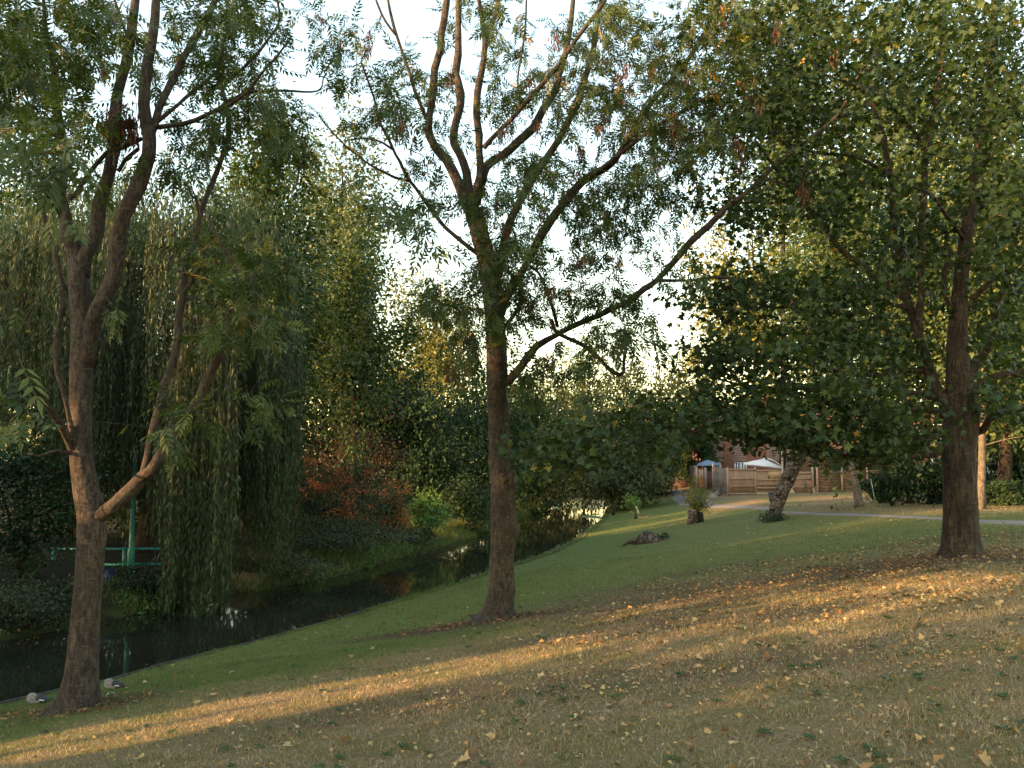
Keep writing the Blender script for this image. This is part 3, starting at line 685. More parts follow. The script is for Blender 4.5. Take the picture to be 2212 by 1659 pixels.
TP.limb([(2055, 930, 14), (2000, 950, 10), (1960, 965, 9), (1900, 1000, 7), (1860, 1010, 5)], -1.4, seg=8)
TP.limb([(1925, 380, 10), (1850, 340, 8), (1760, 330, 6), (1680, 300, 4)], -1.5, seg=7)
TP.limb([(2000, 320, 9), (1950, 250, 7), (1880, 200, 6), (1780, 160, 4)], -2.0, seg=7)
TP.limb([(2110, 380, 10), (2150, 330, 8), (2200, 300, 6), (2260, 280, 4)], -1.2, seg=7)
TP.limb([(2085, 520, 10), (2040, 460, 8), (2010, 420, 7), (1960, 400, 5)], -1.8, seg=7)
bp = [(1700, 60, 190, 90, .2, 3, 75), (1900, 70, 160, 100, .5, 3, 75), (2100, 60, 150, 100, 0, 3, 75), (1620, 250, 120, 120, 0, 2.6, 55), (1780, 250, 140, 100, .5, 3, 65), (1950, 200, 130, 110, 0, 3, 60), (2130, 230, 120, 120, -.5, 3, 60),
      (1600, 460, 110, 70, .2, 2, 34), (1750, 420, 130, 80, .5, 2.6, 44), (1900, 420, 130, 90, 0, 3, 55), (2080, 420, 130, 90, .6, 2.2, 48), (2190, 470, 60, 100, -1.5, 2, 34), (1550, 650, 90, 55, 0, 1.6, 36), (1680, 620, 110, 55, -.5, 2, 38),
      (1830, 620, 130, 70, -.5, 2.6, 52), (1960, 610, 110, 80, .8, 2.0, 40), (2160, 600, 80, 100, .5, 2, 34), (1530, 775, 80, 50, 0, 1.6, 36), (1650, 765, 110, 55, -.5, 2, 50), (1800, 750, 120, 60, -1, 2.4, 58), (1910, 750, 90, 60, .2, 1.8, 34),
      (1570, 880, 110, 42, -.6, 1.8, 52), (1700, 880, 110, 48, -.9, 2, 58), (1850, 870, 110, 55, -1.2, 2, 58), (1950, 925, 70, 45, -1.4, 1.4, 26), (1640, 928, 100, 26, -1.8, 1.5, 40), (1760, 938, 100, 26, -1.5, 1.5, 40), (1880, 955, 90, 34, -1.4, 1.4, 36),
      (1450, 895, 100, 34, -2.2, 1.6, 19), (1350, 922, 90, 36, -2.9, 1.5, 17), (1250, 952, 85, 34, -3.2, 1.3, 14), (1175, 985, 60, 36, -3.4, 1, 14), (1300, 1000, 100, 26, -3.2, 1.2, 14), (1420, 955, 90, 26, -2.6, 1.2, 12), (2175, 720, 50, 60, -1, 1.5, 18), (2160, 860, 60, 40, -.8, 1.3, 18),
      (2190, 330, 80, 150, -2.5, 1.5, 30), (1990, 520, 120, 60, .8, 1.6, 26), (2130, 740, 70, 60, 1.5, 1.5, 20)]
bp = [(*q[:6], int(q[6] * (1.75 if q[1] < 420 else 1.35))) for q in bp]
tips, _ = TP.grow(blobs(bp, YP), .018, arch=.06)
pos, R, sc = place_leaves(tips, 14, .75, .35, .65, .106, .13)
tint = np.clip(.40 + .22 * rng.normal(size=len(pos)), 0, .86) + .45 * (rng.random(len(pos)) < .013)
crown_leaves(TP, T_maple, LM['maple'], pos, R, sc, tint, 290)

def cloud(c, r, nleaf, nclump, size, sig=.2, shell=.45, tmean=.5, tsd=.18, flat=.7, drop=0.0):
    c = np.asarray(c, float); r = np.asarray(r, float)
    d = unit(rng.normal(size=(nclump, 3))); rad = shell + (1 - shell) * rng.random(nclump) ** .7
    lob = unit(rng.normal(size=(7, 3))); rad = rad * (.74 + .42 * np.max(np.exp(-((1 - d @ lob.T) / .22)), axis=1))
    cc = d * rad[:, None] * (1 + .22 * rng.normal(size=(nclump, 1)))
    ct = rng.normal(size=nclump) * tsd
    w_ = .4 + rng.random(nclump); w_ /= w_.sum(); k = rng.choice(nclump, nleaf, p=w_)
    off = rng.normal(size=(nleaf, 3)) * sig * (.6 + .8 * rng.random(nclump))[k][:, None]; off[:, 2] *= flat
    p = c + (cc[k] + off) * r
    outw = unit((p - c) / r)
    dr = outw * .5 + rng.normal(size=(nleaf, 3)) * .6 + np.array([0, 0, -.25 - drop])
    up = outw * .5 + np.array([0, 0, .8]) + rng.normal(size=(nleaf, 3)) * .5
    ti_ = np.clip(tmean + ct[k] + .12 * rng.normal(size=nleaf), 0, 1)
    return p, frames(unit(dr), up), size * (.65 + .7 * rng.random(nleaf)), ti_, c + cc * r
# ------------------------------------------------------------------ weeping willow
wb = P(330, 1150, 25.0); wb[2] = float(zfun(wb[0], wb[1]))
TW = Tree('willow_tree', 'big weeping willow on the far bank trailing strands down to the water', 'tree', wb, M_bark_dark)
TW.limb3([wb - [0, 0, .2], wb + [.1, 0, 1.5], wb + [.2, -.1, 3.4], wb + [.5, -.2, 5.2]], [.5, .42, .36, .3], 'trunk', 12, flare(.4, 5))
for a_, r_, h_ in ((0.2, 3.8, 8.0), (1.4, 3.2, 8.8), (2.6, 4.2, 8.6), (3.7, 4.4, 7.8), (4.6, 4.6, 7.0), (5.5, 4.6, 7.2), (0.9, 1.5, 9.6), (3.1, 1.8, 9.4)):
    e = np.array([math.cos(a_) * r_, math.sin(a_) * r_, 0])
    TW.limb3([wb + [.2, -.1, 3.2], wb + e * .35 + [0, 0, 4.8 + .12 * h_], wb + e * .7 + [0, 0, h_ * .88], wb + e + [0, 0, h_]], [.24, .17, .10, .04])
strands = []
def curtain(n, x0, x1, yt0, yt1, yb0, yb1, Y0, Y1, bunch=9, sx=9, tn=.34):
    for _ in range(max(1, int(n * 1.45) // bunch)):
        cx = x0 + (x1 - x0) * rng.random(); ct = yt0 + (yt1 - yt0) * rng.random() + (190 * ((cx - 270) / 340) ** 2 if yt0 < 400 else 0); cb = yb0 + (yb1 - yb0) * rng.random(); cY = Y0 + (Y1 - Y0) * rng.random()
        for _ in range(bunch):
            x = cx + rng.normal() * sx; Yk = cY + rng.normal() * .22
            a_ = P(x, ct + rng.normal() * 30, Yk); b_ = P(x, max(ct + 60, cb + rng.normal() * 45), Yk); b_ = np.array([a_[0] + rng.normal() * .08, a_[1] + rng.normal() * .08, max(b_[2], ZW + .06)])
            strands.append((a_, b_, tn + (.14 if cx < 230 else 0)))  # left strands tinted yellower, low sunlight put into the colour
curtain(230, 365, 505, 640, 880, 1220, 1340, 18.6, 20.2, 10, 8)
curtain(260, 500, 635, 520, 830, 1040, 1215, 20.5, 23.5, 10, 9)
curtain(620, -90, 600, 395, 560, 640, 860, 20, 29, 9, 12, .52)  # top strands: yellower leaf tint stands in for sun
curtain(420, -60, 380, 520, 760, 830, 1080, 20.5, 26, 9, 11)
curtain(330, 200, 560, 620, 900, 950, 1150, 21, 26, 9, 10)
curtain(150, 560, 650, 640, 860, 900, 1100, 22, 26, 9, 9)
curtain(150, 60, 330, 700, 850, 950, 1090, 24, 28, 9, 10)
mbw = MB(); mbs = MB(); wp, wdr, wt = [], [], []
for a_, b_, tn_ in strands:
    L = a_[2] - b_[2]
    if L < .3: continue
    n = 4; u = np.linspace(0, 1, n)[:, None]; sw = rng.normal(size=2) * .13
    q = a_ + (b_ - a_) * u; q[:, :2] += np.sin(u * math.pi) * sw
    q = np.concatenate([[q[0] + [rng.normal() * .15, .3, .12]], q]); mbs.tube(q, np.linspace(.006, .002, len(q)), 3, False)
    m_ = int(L / .078); uu = rng.random(m_)[:, None]
    p = a_ + (b_ - a_) * uu; p[:, :2] += np.sin(uu * math.pi) * sw
    d = np.stack([rng.normal(size=m_) * .45, rng.normal(size=m_) * .45, -1 - rng.random(m_)], -1)
    wp.append(p); wdr.append(d); wt.append(np.full(m_, tn_ + .2 * rng.normal()) + .12 * rng.normal(size=m_))
wp = np.concatenate(wp); wdr = np.concatenate(wdr); wt = np.clip(np.concatenate(wt), 0, 1)
mbw.scatter(*T_willow, wp, frames(wdr, rng.normal(size=(len(wp), 3))), .125 + .06 * rng.random(len(wp)), wt)
for (px, py, Y_, rx, ry, rz, n_) in ((120, 620, 26, 3.0, 2.5, 3.0, 9000), (330, 560, 26, 2.8, 2.5, 2.6, 9000), (500, 620, 24.5, 2.0, 2, 2.2, 7000), (20, 720, 25, 2.2, 2, 3, 6000), (330, 800, 26.5, 3.6, 1.6, 3, 12000), (180, 500, 24, 3.2, 2.2, 1.6, 11000), (420, 500, 24, 2.6, 2.2, 1.6, 10000), (30, 560, 24, 2.6, 2.2, 1.8, 9000), (560, 700, 23, 1.1, 1.2, 2.4, 6000), (430, 900, 20.5, .9, .8, 2.2, 5000)):
    p, R_, s_, ti_, cc = cloud(P(px, py, Y_), (rx, ry, rz), int(n_ * .7), 60, .18, .16, .35, .45, .2, flat=1.6, drop=1.6)
    mbw.scatter(*T_willow, p, R_, s_, ti_)
part('foliage', mbw, LM['willow'], TW.root, kind='stuff'); part('hanging_twigs', mbs, M_twig, TW.root, kind='stuff')

# ------------------------------------------------------------------ background trees and shrubs
def bgtree(name, label, px, Y, top, bot, rx, mat, nleaf=9000, nclump=70, size=.16, trunk=.16, bark=None, group=None, lean=0.0, ry=None, tmean=.5, template=T_leaf, sig=.17, shell=.35, base_px=None, drop=0.0, trunk_pts=None, flat=.7, cat='tree'):
    a_ = P(px, top, Y); b_ = P(px, bot, Y); c = (a_ + b_) / 2; rz = (a_[2] - b_[2]) / 2 * 1.08; rxm = px2m(rx, Y) * 1.2
    bx = P(base_px or px, 1050, Y); base = np.array([bx[0], Y, float(zfun(bx[0], Y))])
    T = Tree(name, label, cat, base, bark or M_bark_dark, group)
    pts = trunk_pts or [base - [0, 0, .15], base * .6 + c * .4 + [rng.normal() * .1, 0, 0], c + [0, 0, rz * .1], c + [rng.normal() * .2, 0, rz * .7]]
    T.limb3(pts, [trunk, trunk * .8, trunk * .62, trunk * .15], 'trunk', 10, flare(.5, 5, .1))
    p, R_, s_, ti_, cc = cloud(c, (rxm, ry or rxm * .85, rz), int(nleaf * 1.35), int(nclump * 1.4), size, sig, shell, tmean, drop=drop, flat=flat)
    T.grow(cc[:60], .05, .05, bark or M_bark_dark)
    mb_ = MB(); mb_.scatter(template[0], template[1], p, R_, s_ * 1.15, ti_); part('foliage', mb_, LM[mat], T.root, kind='stuff')
    return T
G_FB = 'trees on the far bank'
bgtree('ash_tree', 'light green leafy tree rising beside the willow on the far bank', 560, 28, 230, 980, 140, 'mid', 15000, 100, .17, .10, None, None, tmean=.5, sig=.15, shell=.3)
bgtree('alder_tree', 'green tree with drooping twigs between willow and pale tree', 760, 33, 500, 960, 120, 'mid', 11000, 80, .16, .14, tmean=.42, sig=.15, shell=.3)
bgtree('silver_willow_tree', 'pale silvery feathery tree behind the far bank trees', 738, 40, 300, 900, 95, 'pale', 13000, 90, .2, .2, sig=.14, shell=.25, flat=1.0)
bgtree('pale_willow_tree', 'dusty yellow-green tree behind the weeping willow top', 600, 50, 250, 800, 120, 'pale', 8000, 80, .22, .2, sig=.15, shell=.3)
bgtree('poplar_tree', 'yellow-green poplar with sunlight put into its leaf colour behind the middle ash tree', 935, 62, 590, 1000, 95, 'yellow', 11000, 80, .24, .2, M_bark_pale, sig=.15, shell=.25)
bgtree('hawthorn_tree', 'dark green bushy tree on the far bank left of the middle ash trunk', 900, 43, 780, 1110, 120, 'dark', 12000, 80, .19, .14, tmean=.5)
bgtree('hawthorn_tree', 'dark blue-green bushy tree behind the middle ash trunk', 1035, 50, 800, 1110, 110, 'dark', 11000, 80, .2, .14, tmean=.6)
bgtree('sallow_tree', 'mid green tree just right of the middle ash trunk across the water', 1150, 60, 800, 1100, 85, 'mid', 10000, 70, .24, .14, tmean=.55)
bgtree('maple_tree', 'small orange and yellow autumn tree far beyond the water', 1225, 85, 890, 1060, 60, 'orange', 6000, 50, .3, .14)
bgtree('lime_tree', 'thin-crowned green tree with sky showing through near the far bend of the water', 1205, 75, 790, 1060, 80, 'birch', 4200, 60, .28, .14, sig=.14)
bgtree('birch_tree', 'grey-green weeping birch hanging over the duckweed', 1345, 66, 775, 1085, 90, 'birch', 11000, 70, .23, .15, M_bark_pale, drop=.9, sig=.15, tmean=.4)
bgtree('lime_tree', 'bright green tree peeking out between birch and ash', 1262, 80, 740, 950, 50, 'mid', 3500, 40, .3, .14, tmean=.8, sig=.16)
bgtree('willow_tree', 'small drooping willow overhanging the water by the duckweed', 1330, 56, 930, 1105, 100, 'birch', 9000, 60, .2, .12, drop=.9, tmean=.25, base_px=1326)
bgtree('oak_tree', 'hazy brown-green tree behind the birch', 1425, 85, 790, 1060, 65, 'birch', 6500, 60, .3, .2, sig=.15)
bgtree('beech_tree', 'sunlit yellow-brown tree rising behind the houses', 1500, 92, 770, 1040, 60, 'yellow', 7000, 60, .32, .2, M_bark_pale)
bgtree('lime_tree', 'green tree overhanging the end of the wide path', 1410, 70, 930, 1068, 55, 'dark', 7000, 50, .24, .14, tmean=.65, base_px=1400)
bgtree('lime_tree', 'yellow-green lit tree behind the left side of the maple crown', 1630, 84, 400, 890, 130, 'yellow', 9000, 80, .4, .2, tmean=.35, sig=.15)
bgtree('lime_tree', 'green tree behind the middle of the maple crown', 1760, 86, 380, 900, 115, 'mid', 10000, 80, .4, .2, tmean=.6, sig=.15)
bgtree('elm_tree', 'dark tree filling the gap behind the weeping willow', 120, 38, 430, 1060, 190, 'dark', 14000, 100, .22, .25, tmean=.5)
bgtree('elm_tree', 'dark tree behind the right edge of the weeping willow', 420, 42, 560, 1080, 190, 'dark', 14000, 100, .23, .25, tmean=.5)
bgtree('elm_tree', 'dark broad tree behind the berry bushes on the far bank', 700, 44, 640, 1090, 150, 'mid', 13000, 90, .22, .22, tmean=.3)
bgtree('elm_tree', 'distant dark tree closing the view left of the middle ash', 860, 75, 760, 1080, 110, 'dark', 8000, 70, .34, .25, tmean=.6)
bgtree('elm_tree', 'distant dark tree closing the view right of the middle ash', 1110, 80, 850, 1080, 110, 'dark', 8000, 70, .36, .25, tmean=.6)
bgtree('elm_tree', 'distant tree closing the end of the wide path', 1460, 100, 900, 1070, 80, 'dark', 6000, 50, .4, .25, tmean=.7)
bgtree('ash_tree', 'airy green tree over the right roofs high behind the maple', 2120, 58, 280, 950, 150, 'yellow', 9000, 90, .3, .25, tmean=.3)
bgtree('ash_tree', 'green tree behind the maple crown at the right edge', 2260, 46, 200, 900, 150, 'mid', 9000, 90, .26, .25, tmean=.6)
bgtree('ash_tree', 'green tree behind the top of the maple crown on its left', 1820, 60, 60, 600, 150, 'mid', 9000, 90, .3, .25, tmean=.5)
bgtree('elm_tree', 'dark bluish tree high behind the left side of the weeping willow', 50, 46, 280, 900, 110, 'dark', 9000, 70, .26, .25, tmean=.6)
bgtree('elm_tree', 'dark tree high behind the left part of the maple crown', 1690, 66, -80, 500, 130, 'dark', 9000, 70, .36, .25, tmean=.5)
bgtree('elm_tree', 'dark tree high behind the right part of the maple crown', 2090, 70, -80, 560, 170, 'dark', 10000, 70, .38, .25, tmean=.5)
bgtree('holly_tree', 'dense dark evergreen at the right edge beyond the low bush', 2195, 37, 800, 1062, 75, 'dark', 7000, 60, .18, .12, tmean=.35)
bgtree('plum_tree', 'small dark garden tree hiding the left end of the terraced houses', 1508, 69, 880, 1015, 38, 'dark', 4500, 40, .2, .08, tmean=.7)
G_R = 'trees standing beyond the narrow path'
bgtree('lime_tree', 'slim pale-trunked tree beside the brown woven fence panel', 1850, 30.5, 330, 920, 150, 'mid', 13000, 90, .17, .16, M_bark_pale, tmean=.55, base_px=1856, trunk_pts=[P(1857, 1094, 30.5), P(1848, 1040, 30.5), P(1833, 960, 30.6), P(1822, 700, 30.8)])
bgtree('lime_tree', 'slim pale-trunked tree close behind the thick maple trunk', 2130, 27.5, 350, 900, 150, 'mid', 11000, 90, .17, .13, M_bark_pale, tmean=.65, base_px=2116)
bgtree('yew_tree', 'dark ivy-clad tree left of the maple trunk by the hedge', 1965, 36, 600, 1000, 90, 'dark', 8000, 70, .18, .3, None, tmean=.4, base_px=1968)
bgtree('oak_tree', 'dark forked tree at the right edge behind the low bush', 2200, 31, 300, 960, 130, 'dark', 11000, 80, .18, .26, None, tmean=.6, base_px=2165)
bgtree('oak_tree', 'leaning brown-trunked tree at the far right edge', 2290, 34, 450, 980, 120, 'mid', 8000, 70, .2, .24, None, tmean=.3, base_px=2215)
bgtree('oak_tree', 'tall green tree high behind the maple top', 2000, 52, 150, 750, 170, 'mid', 9000, 90, .28, .25, None, tmean=.6)

def shrub(name, label, px, base_py, Y, w, h, mat, nleaf=4000, size=.11, tmean=.5, nclump=40, cat='bush', z=None, stems=7, sig=.2, group=None, template=T_leaf, depth=None):
    bx = P(px, base_py, Y); base = np.array([bx[0], Y, float(zfun(bx[0], Y)) if z is None else z])
    T = Tree(name, label, cat, base, M_bark_dark, group); wm = px2m(w / 2, Y); hm = px2m(h, Y)
    for k in range(stems):
        a_ = k * 2.4 + rng.random(); e = np.array([math.cos(a_) * wm * .6, math.sin(a_) * wm * .5, hm * (.55 + .35 * rng.random())])
        T.limb3([base - [0, 0, .08], base + e * [.35, .35, .5], base + e], [.022 if wm > .6 else .012, .014 if wm > .6 else .008, .005], 'stem', 5)
    p, R_, s_, ti_, cc = cloud(base + [0, 0, hm * .48], (wm, depth or wm * .8, hm * .5), nleaf, nclump, size, sig, .3, tmean)
    p[:, 2] = np.maximum(p[:, 2], base[2] + .02)
    T.grow(cc[:25], .012, .05)
    mb_ = MB(); mb_.scatter(template[0], template[1], p, R_, s_, ti_); part('foliage', mb_, LM[mat], T.root, kind='stuff')
    return T, p
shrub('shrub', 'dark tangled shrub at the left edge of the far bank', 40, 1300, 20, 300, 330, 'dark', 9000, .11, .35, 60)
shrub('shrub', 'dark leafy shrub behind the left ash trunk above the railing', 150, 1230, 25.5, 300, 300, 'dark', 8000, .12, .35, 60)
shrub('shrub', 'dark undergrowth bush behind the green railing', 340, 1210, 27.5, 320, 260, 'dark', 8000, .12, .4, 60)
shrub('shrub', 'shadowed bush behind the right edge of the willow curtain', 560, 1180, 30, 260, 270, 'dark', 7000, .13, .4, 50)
shrub('shrub', 'low dark scrub on the far bank under the willow', 60, 1370, 17.2, 260, 110, 'bramble', 5000, .08, .2, 50)
shrub('shrub', 'dark scrub beside the blue bag on the bank', 330, 1290, 20.5, 230, 70, 'bramble', 4000, .08, .25, 40)
shrub('shrub', 'bare reddish-brown shrub on the far bank above the berry bush', 740, 1030, 36, 210, 210, 'rust', 8000, .12, .42, 60)
shrub('shrub', 'copper-red shrub glowing behind the willow edge', 665, 960, 40, 60, 110, 'rust', 1800, .14, .95, 25)
T_, pf = shrub('firethorn_bush', 'wide firethorn bush covered in orange-red berries on the far bank', 745, 1180, 31, 280, 175, 'bramble', 11000, .10, .45, 60)
M_berry = plain('berry', (.52, .115, .025), .35, .3, 30)
mb = MB(); oct_v = np.array([[1, 0, 0], [-1, 0, 0], [0, 1, 0], [0, -1, 0], [0, 0, 1], [0, 0, -1.]]); oct_f = np.array([[0, 2, 4], [2, 1, 4], [1, 3, 4], [3, 0, 4], [2, 0, 5], [1, 2, 5], [3, 1, 5], [0, 3, 5]])
front = pf[pf[:, 1] < T_.base[1] - .1]
cl = front[rng.choice(len(front), 95)]
bpos = np.concatenate([c + rng.normal(size=(int(8 + 26 * rng.random() ** 2), 3)) * [.15, .08, .09] - [0, .15, 0] for c in cl])
mb.scatter(oct_v, oct_f, bpos, np.tile(np.eye(3), (len(bpos), 1, 1)), np.full(len(bpos), .022) * (.8 + .5 * rng.random(len(bpos))), rng.random(len(bpos)))
part('berries', mb, M_berry, T_.root, kind='stuff')
T2, pf2 = shrub('firethorn_bush', 'amber-berried firethorn at the right end of the berry bush', 852, 1170, 32.5, 70, 130, 'bramble', 3000, .10, .6, 30)
mb = MB(); M_amber = plain('amber_berry', (.50, .19, .03), .4, .3, 30)
cl = pf2[rng.choice(len(pf2), 60)]; bpos = np.concatenate([c + rng.normal(size=(30, 3)) * [.10, .10, .16] - [0, .2, 0] for c in cl])
mb.scatter(oct_v, oct_f, bpos, np.tile(np.eye(3), (len(bpos), 1, 1)), np.full(len(bpos), .024), rng.random(len(bpos)))
part('berries', mb, M_amber, T2.root, kind='stuff')
shrub('elder_bush', 'light green young elder bush beside the dark trees on the far bank', 925, 1160, 34, 100, 110, 'bank', 2600, .15, .85, 26)
shrub('shrub', 'dark bush at the bend of the water left of the ash trunk', 1020, 1140, 40, 120, 130, 'dark', 5000, .15, .5, 40)
shrub('shrub', 'dark bush overhanging the water right of the ash trunk', 1150, 1105, 56, 140, 130, 'dark', 6000, .18, .45, 40)
shrub('bramble_patch', 'low grey-green bramble patch along the far bank', 700, 1225, 28, 330, 75, 'bramble', 11000, .08, .5, 90, depth=2.0)
shrub('bramble_patch', 'bramble patch spilling down to the water by the willow', 590, 1260, 24, 190, 55, 'bramble', 5000, .08, .7, 50)
shrub('bramble_patch', 'bramble clump between berry bush and elder', 880, 1190, 32.5, 120, 40, 'bramble', 3000, .09, .5, 30)
shrub('shrub', 'dark shrub closing the left side of the wide path', 1400, 1070, 68, 90, 80, 'dark', 5000, .2, .4, 40)
shrub('shrub', 'bushy dark hedge left of the maple trunk', 1925, 1082, 33.5, 90, 80, 'dark', 5000, .10, .45, 40)
shrub('shrub', 'dark laurel bush right against the maple trunk', 2010, 1082, 34, 110, 95, 'dark', 6000, .11, .5, 40)
shrub('shrub', 'low dark rounded bush at the right edge', 2180, 1082, 29.5, 110, 62, 'dark', 5000, .09, .6, 40)
shrub('shrub', 'small dark bush between the two pale trunks and the right edge', 2125, 1075, 33, 70, 60, 'dark', 3000, .10, .35, 30)
shrub('cypress', 'grey-green drooping garden conifer behind the woven fence', 1790, 1068, 56.5, 90, 110, 'birch', 6000, .13, .25, 50)
shrub('garden_bush', 'dark garden bush behind the woven fence by the slim pale trunk', 1850, 1068, 56, 80, 95, 'dark', 5000, .13, .45, 40)
shrub('ivy_bush', 'ivy growing on the fence behind the slim pale trunk', 1900, 1065, 38, 70, 75, 'dark', 4000, .10, .3, 30)

# unseen trees left of the view, added and cut to shade the lawn
G_off = 'unseen trees added left of the view for shade'
GAP1 = np.array([(3.35, .2), (3.1, 1.45), (2.9, 2.75), (1.75, 2.8), (1.3, 1.7), (1.9, .5)])  # opening cut to the shape of the main sun streak
def streak_gap(p):
    """leaves to cut away along the sun so streaks reach the lawn"""
    t_ = (p[:, 0] + 19) / -TO_SUN[0]; q = p + TO_SUN * t_[:, None]; a_, z_ = q[:, 1], q[:, 2]
    ins = np.zeros(len(p), bool)
    for k in range(len(GAP1)):
        (x1, y1), (x2, y2) = GAP1[k - 1], GAP1[k]
        c_ = ((y1 > z_) != (y2 > z_)); ins ^= c_ & (a_ < (x2 - x1) * (z_ - y1) / (y2 - y1 + 1e-9) + x1)
    ins |= ((a_ - 4.75) / .45) ** 2 + ((z_ - 3.35) / .65) ** 2 < 1
    l_ = np.clip((2.6 - a_) / 1.9, 0, 1); ins |= (a_ < 2.9) & (a_ > .6) & (np.abs(z_ - (3.92 + .85 * l_)) < .22)
    ins |= ((a_ + 1.95) / .42) ** 2 + ((z_ - 3.1) / .18) ** 2 < 1
    ins |= (a_ < .7) & (z_ > 3.15) & (z_ < 4.6) & (rng.random(len(p)) < .28)
    return ins
def belt(x, y, zc, r, rz, n, label, kind='dark', size=.26):
    z = float(zfun(x, y)); base = np.array([x, y, z])
    T = Tree('hawthorn_tree', label, 'tree', base, M_bark_dark, G_off)
    T.limb3([base, base + [0, 0, (zc - z) * .6], [x + .1, y, zc + rz * .5]], [.16, .12, .03], 'trunk', 8)
    p, R_, s_, ti_, cc = cloud((x, y, zc), (1.3, r, rz), int(n * .55), 60, size * 1.35, .2, .15, .5)
    ok = ~streak_gap(p); p, R_, s_, ti_ = p[ok], R_[ok], s_[ok], ti_[ok]
    T.grow(cc[:20], .04, .05, M_bark_dark)
    mb_ = MB(); mb_.scatter(T_leaf[0], T_leaf[1], p, R_, s_, ti_); part('foliage', mb_, LM[kind], T.root, kind='stuff')
belt(-19.0, -2.6, 1.0, 2.9, 3.6, 10000, 'unseen wide low thorn bush added left of the view for shade')
belt(-19.0, 2.4, .9, 2.4, 3.4, 10000, 'unseen thorn bush added left of the view, cut open for a sun streak')
belt(-19.0, 6.7, .8, 2.8, 3.6, 11500, 'unseen rounded thorn bush added left of the view for shade')
belt(-21.0, 2.5, 6.0, 6.5, 1.6, 6000, 'unseen thin flat-topped tree added over the thorn bushes for shade', 'mid')
belt(-18.5, 10.6, 1.5, 2.8, 4.2, 9000, 'unseen tall thorn tree added left of the view for shade')
belt(-20.5, 15.5, 2.0, 3.0, 5.2, 9000, 'unseen tallest thorn tree added left of the view for shade')
belt(-24.5, 20.5, 2.5, 3.0, 5.6, 8000, 'unseen tall dark tree added behind the willow for shade')
belt(-20.5, -8.2, 1.6, 4.6, 4.2, 9000, 'unseen loose bushy tree far along the bank, added for shade')
belt(-22.5, -15.0, 1.2, 3.8, 4.2, 7000, 'unseen dense bushy tree farthest along the bank, added for shade')
belt(-24.0, -6.6, 3.4, 4.2, 2.8, 7500, 'unseen loose-crowned tree added behind the thorn bushes for shade', 'mid')
belt(-27.5, -7.4, 4.5, 4.3, 7.0, 7500, 'unseen tall airy tree added behind the thorn bushes for shade', 'mid', .3)
belt(-27.5, 4.7, 4.5, 4.6, 7.0, 13000, 'unseen tall dense tree added behind the thorn bushes for shade', 'dark', .3)
belt(-28.0, -.3, 10.0, 5.4, 3.8, 9000, 'unseen high-crowned tree added behind the gap in the thorn bushes for shade', 'mid', .3)
belt(-28.0, 15.5, 5.0, 4.6, 8.0, 11000, 'unseen tallest dense tree of the second row, added for shade', 'dark', .32)
belt(-29.0, -16.5, 4.5, 5.0, 7.0, 8000, 'unseen tall airy tree far along the second row, added for shade', 'mid', .32)
belt(-30, 8, 3.0, 6, 5, 8000, 'unseen broad tree added behind the far bank bushes for shade')

def behind(x, y, label):  # unseen trees added to darken what faces the camera
    z = float(zfun(x, y)); base = np.array([x, y, z]); T = Tree('lime_tree', label, 'tree', base, M_bark_dark, 'unseen trees added behind the viewer for shade')
    T.limb3([base, base + [0, 0, 3], base + [.1, 0, 8]], [.22, .17, .05], 'trunk', 8)
    p, R_, s_, ti_, cc = cloud((x, y, z + 7), (4.6, 4, 5), 7000, 60, .34, .2, .2, .5); T.grow(cc[:20], .05, .05, M_bark_dark)
    mb_ = MB(); mb_.scatter(T_leaf[0], T_leaf[1], p, R_, s_, ti_); part('foliage', mb_, LM['dark'], T.root, kind='stuff')
behind(-9, -13, 'unseen lime tree added behind the viewer for shade, nearest the water'); behind(1.5, -15, 'unseen lime tree added straight behind the viewer for shade'); behind(12, -14, 'unseen lime tree added behind the viewer for shade, farthest uphill'); behind(21, -8, 'unseen lime tree added to the right behind the viewer for shade')

# ------------------------------------------------------------------ timber edge of the near bank
M_wood_wet = plain('wet_timber', (.03, .024, .018), .7, .3, 9)
ed = thing('timber_edging', 'dark timber edging boards along the near bank of the water', 'edging', [*N_E[1], -3.4])
for k in range(1, 11):
    a_ = N_E[k]; b_ = N_E[k + 1]; L = np.linalg.norm(b_ - a_); nseg = max(1, int(round(L / 2.4))); d_ = (b_ - a_) / L; nrm = np.array([-d_[1], d_[0]]); rz = math.atan2(d_[1], d_[0])
    for j in range(nseg):
        c = a_ + d_ * L * (j + .5) / nseg + nrm * (.03 + .03 * rng.random())
        mb = MB(); mb.box((c[0], c[1], -3.425 + .015 * rng.normal()), (L / nseg - .02, .04, .20), rz + .012 * rng.normal(), rx=.05 * rng.normal()); part('board', mb, M_wood_wet, ed)
        q = a_ + d_ * L * j / nseg + nrm * .075
        mb = MB(); mb.tube([[q[0], q[1], -3.8], [q[0], q[1], -3.335 + .02 * rng.normal()]], .032, 7); part('peg', mb, M_wood_wet, ed)

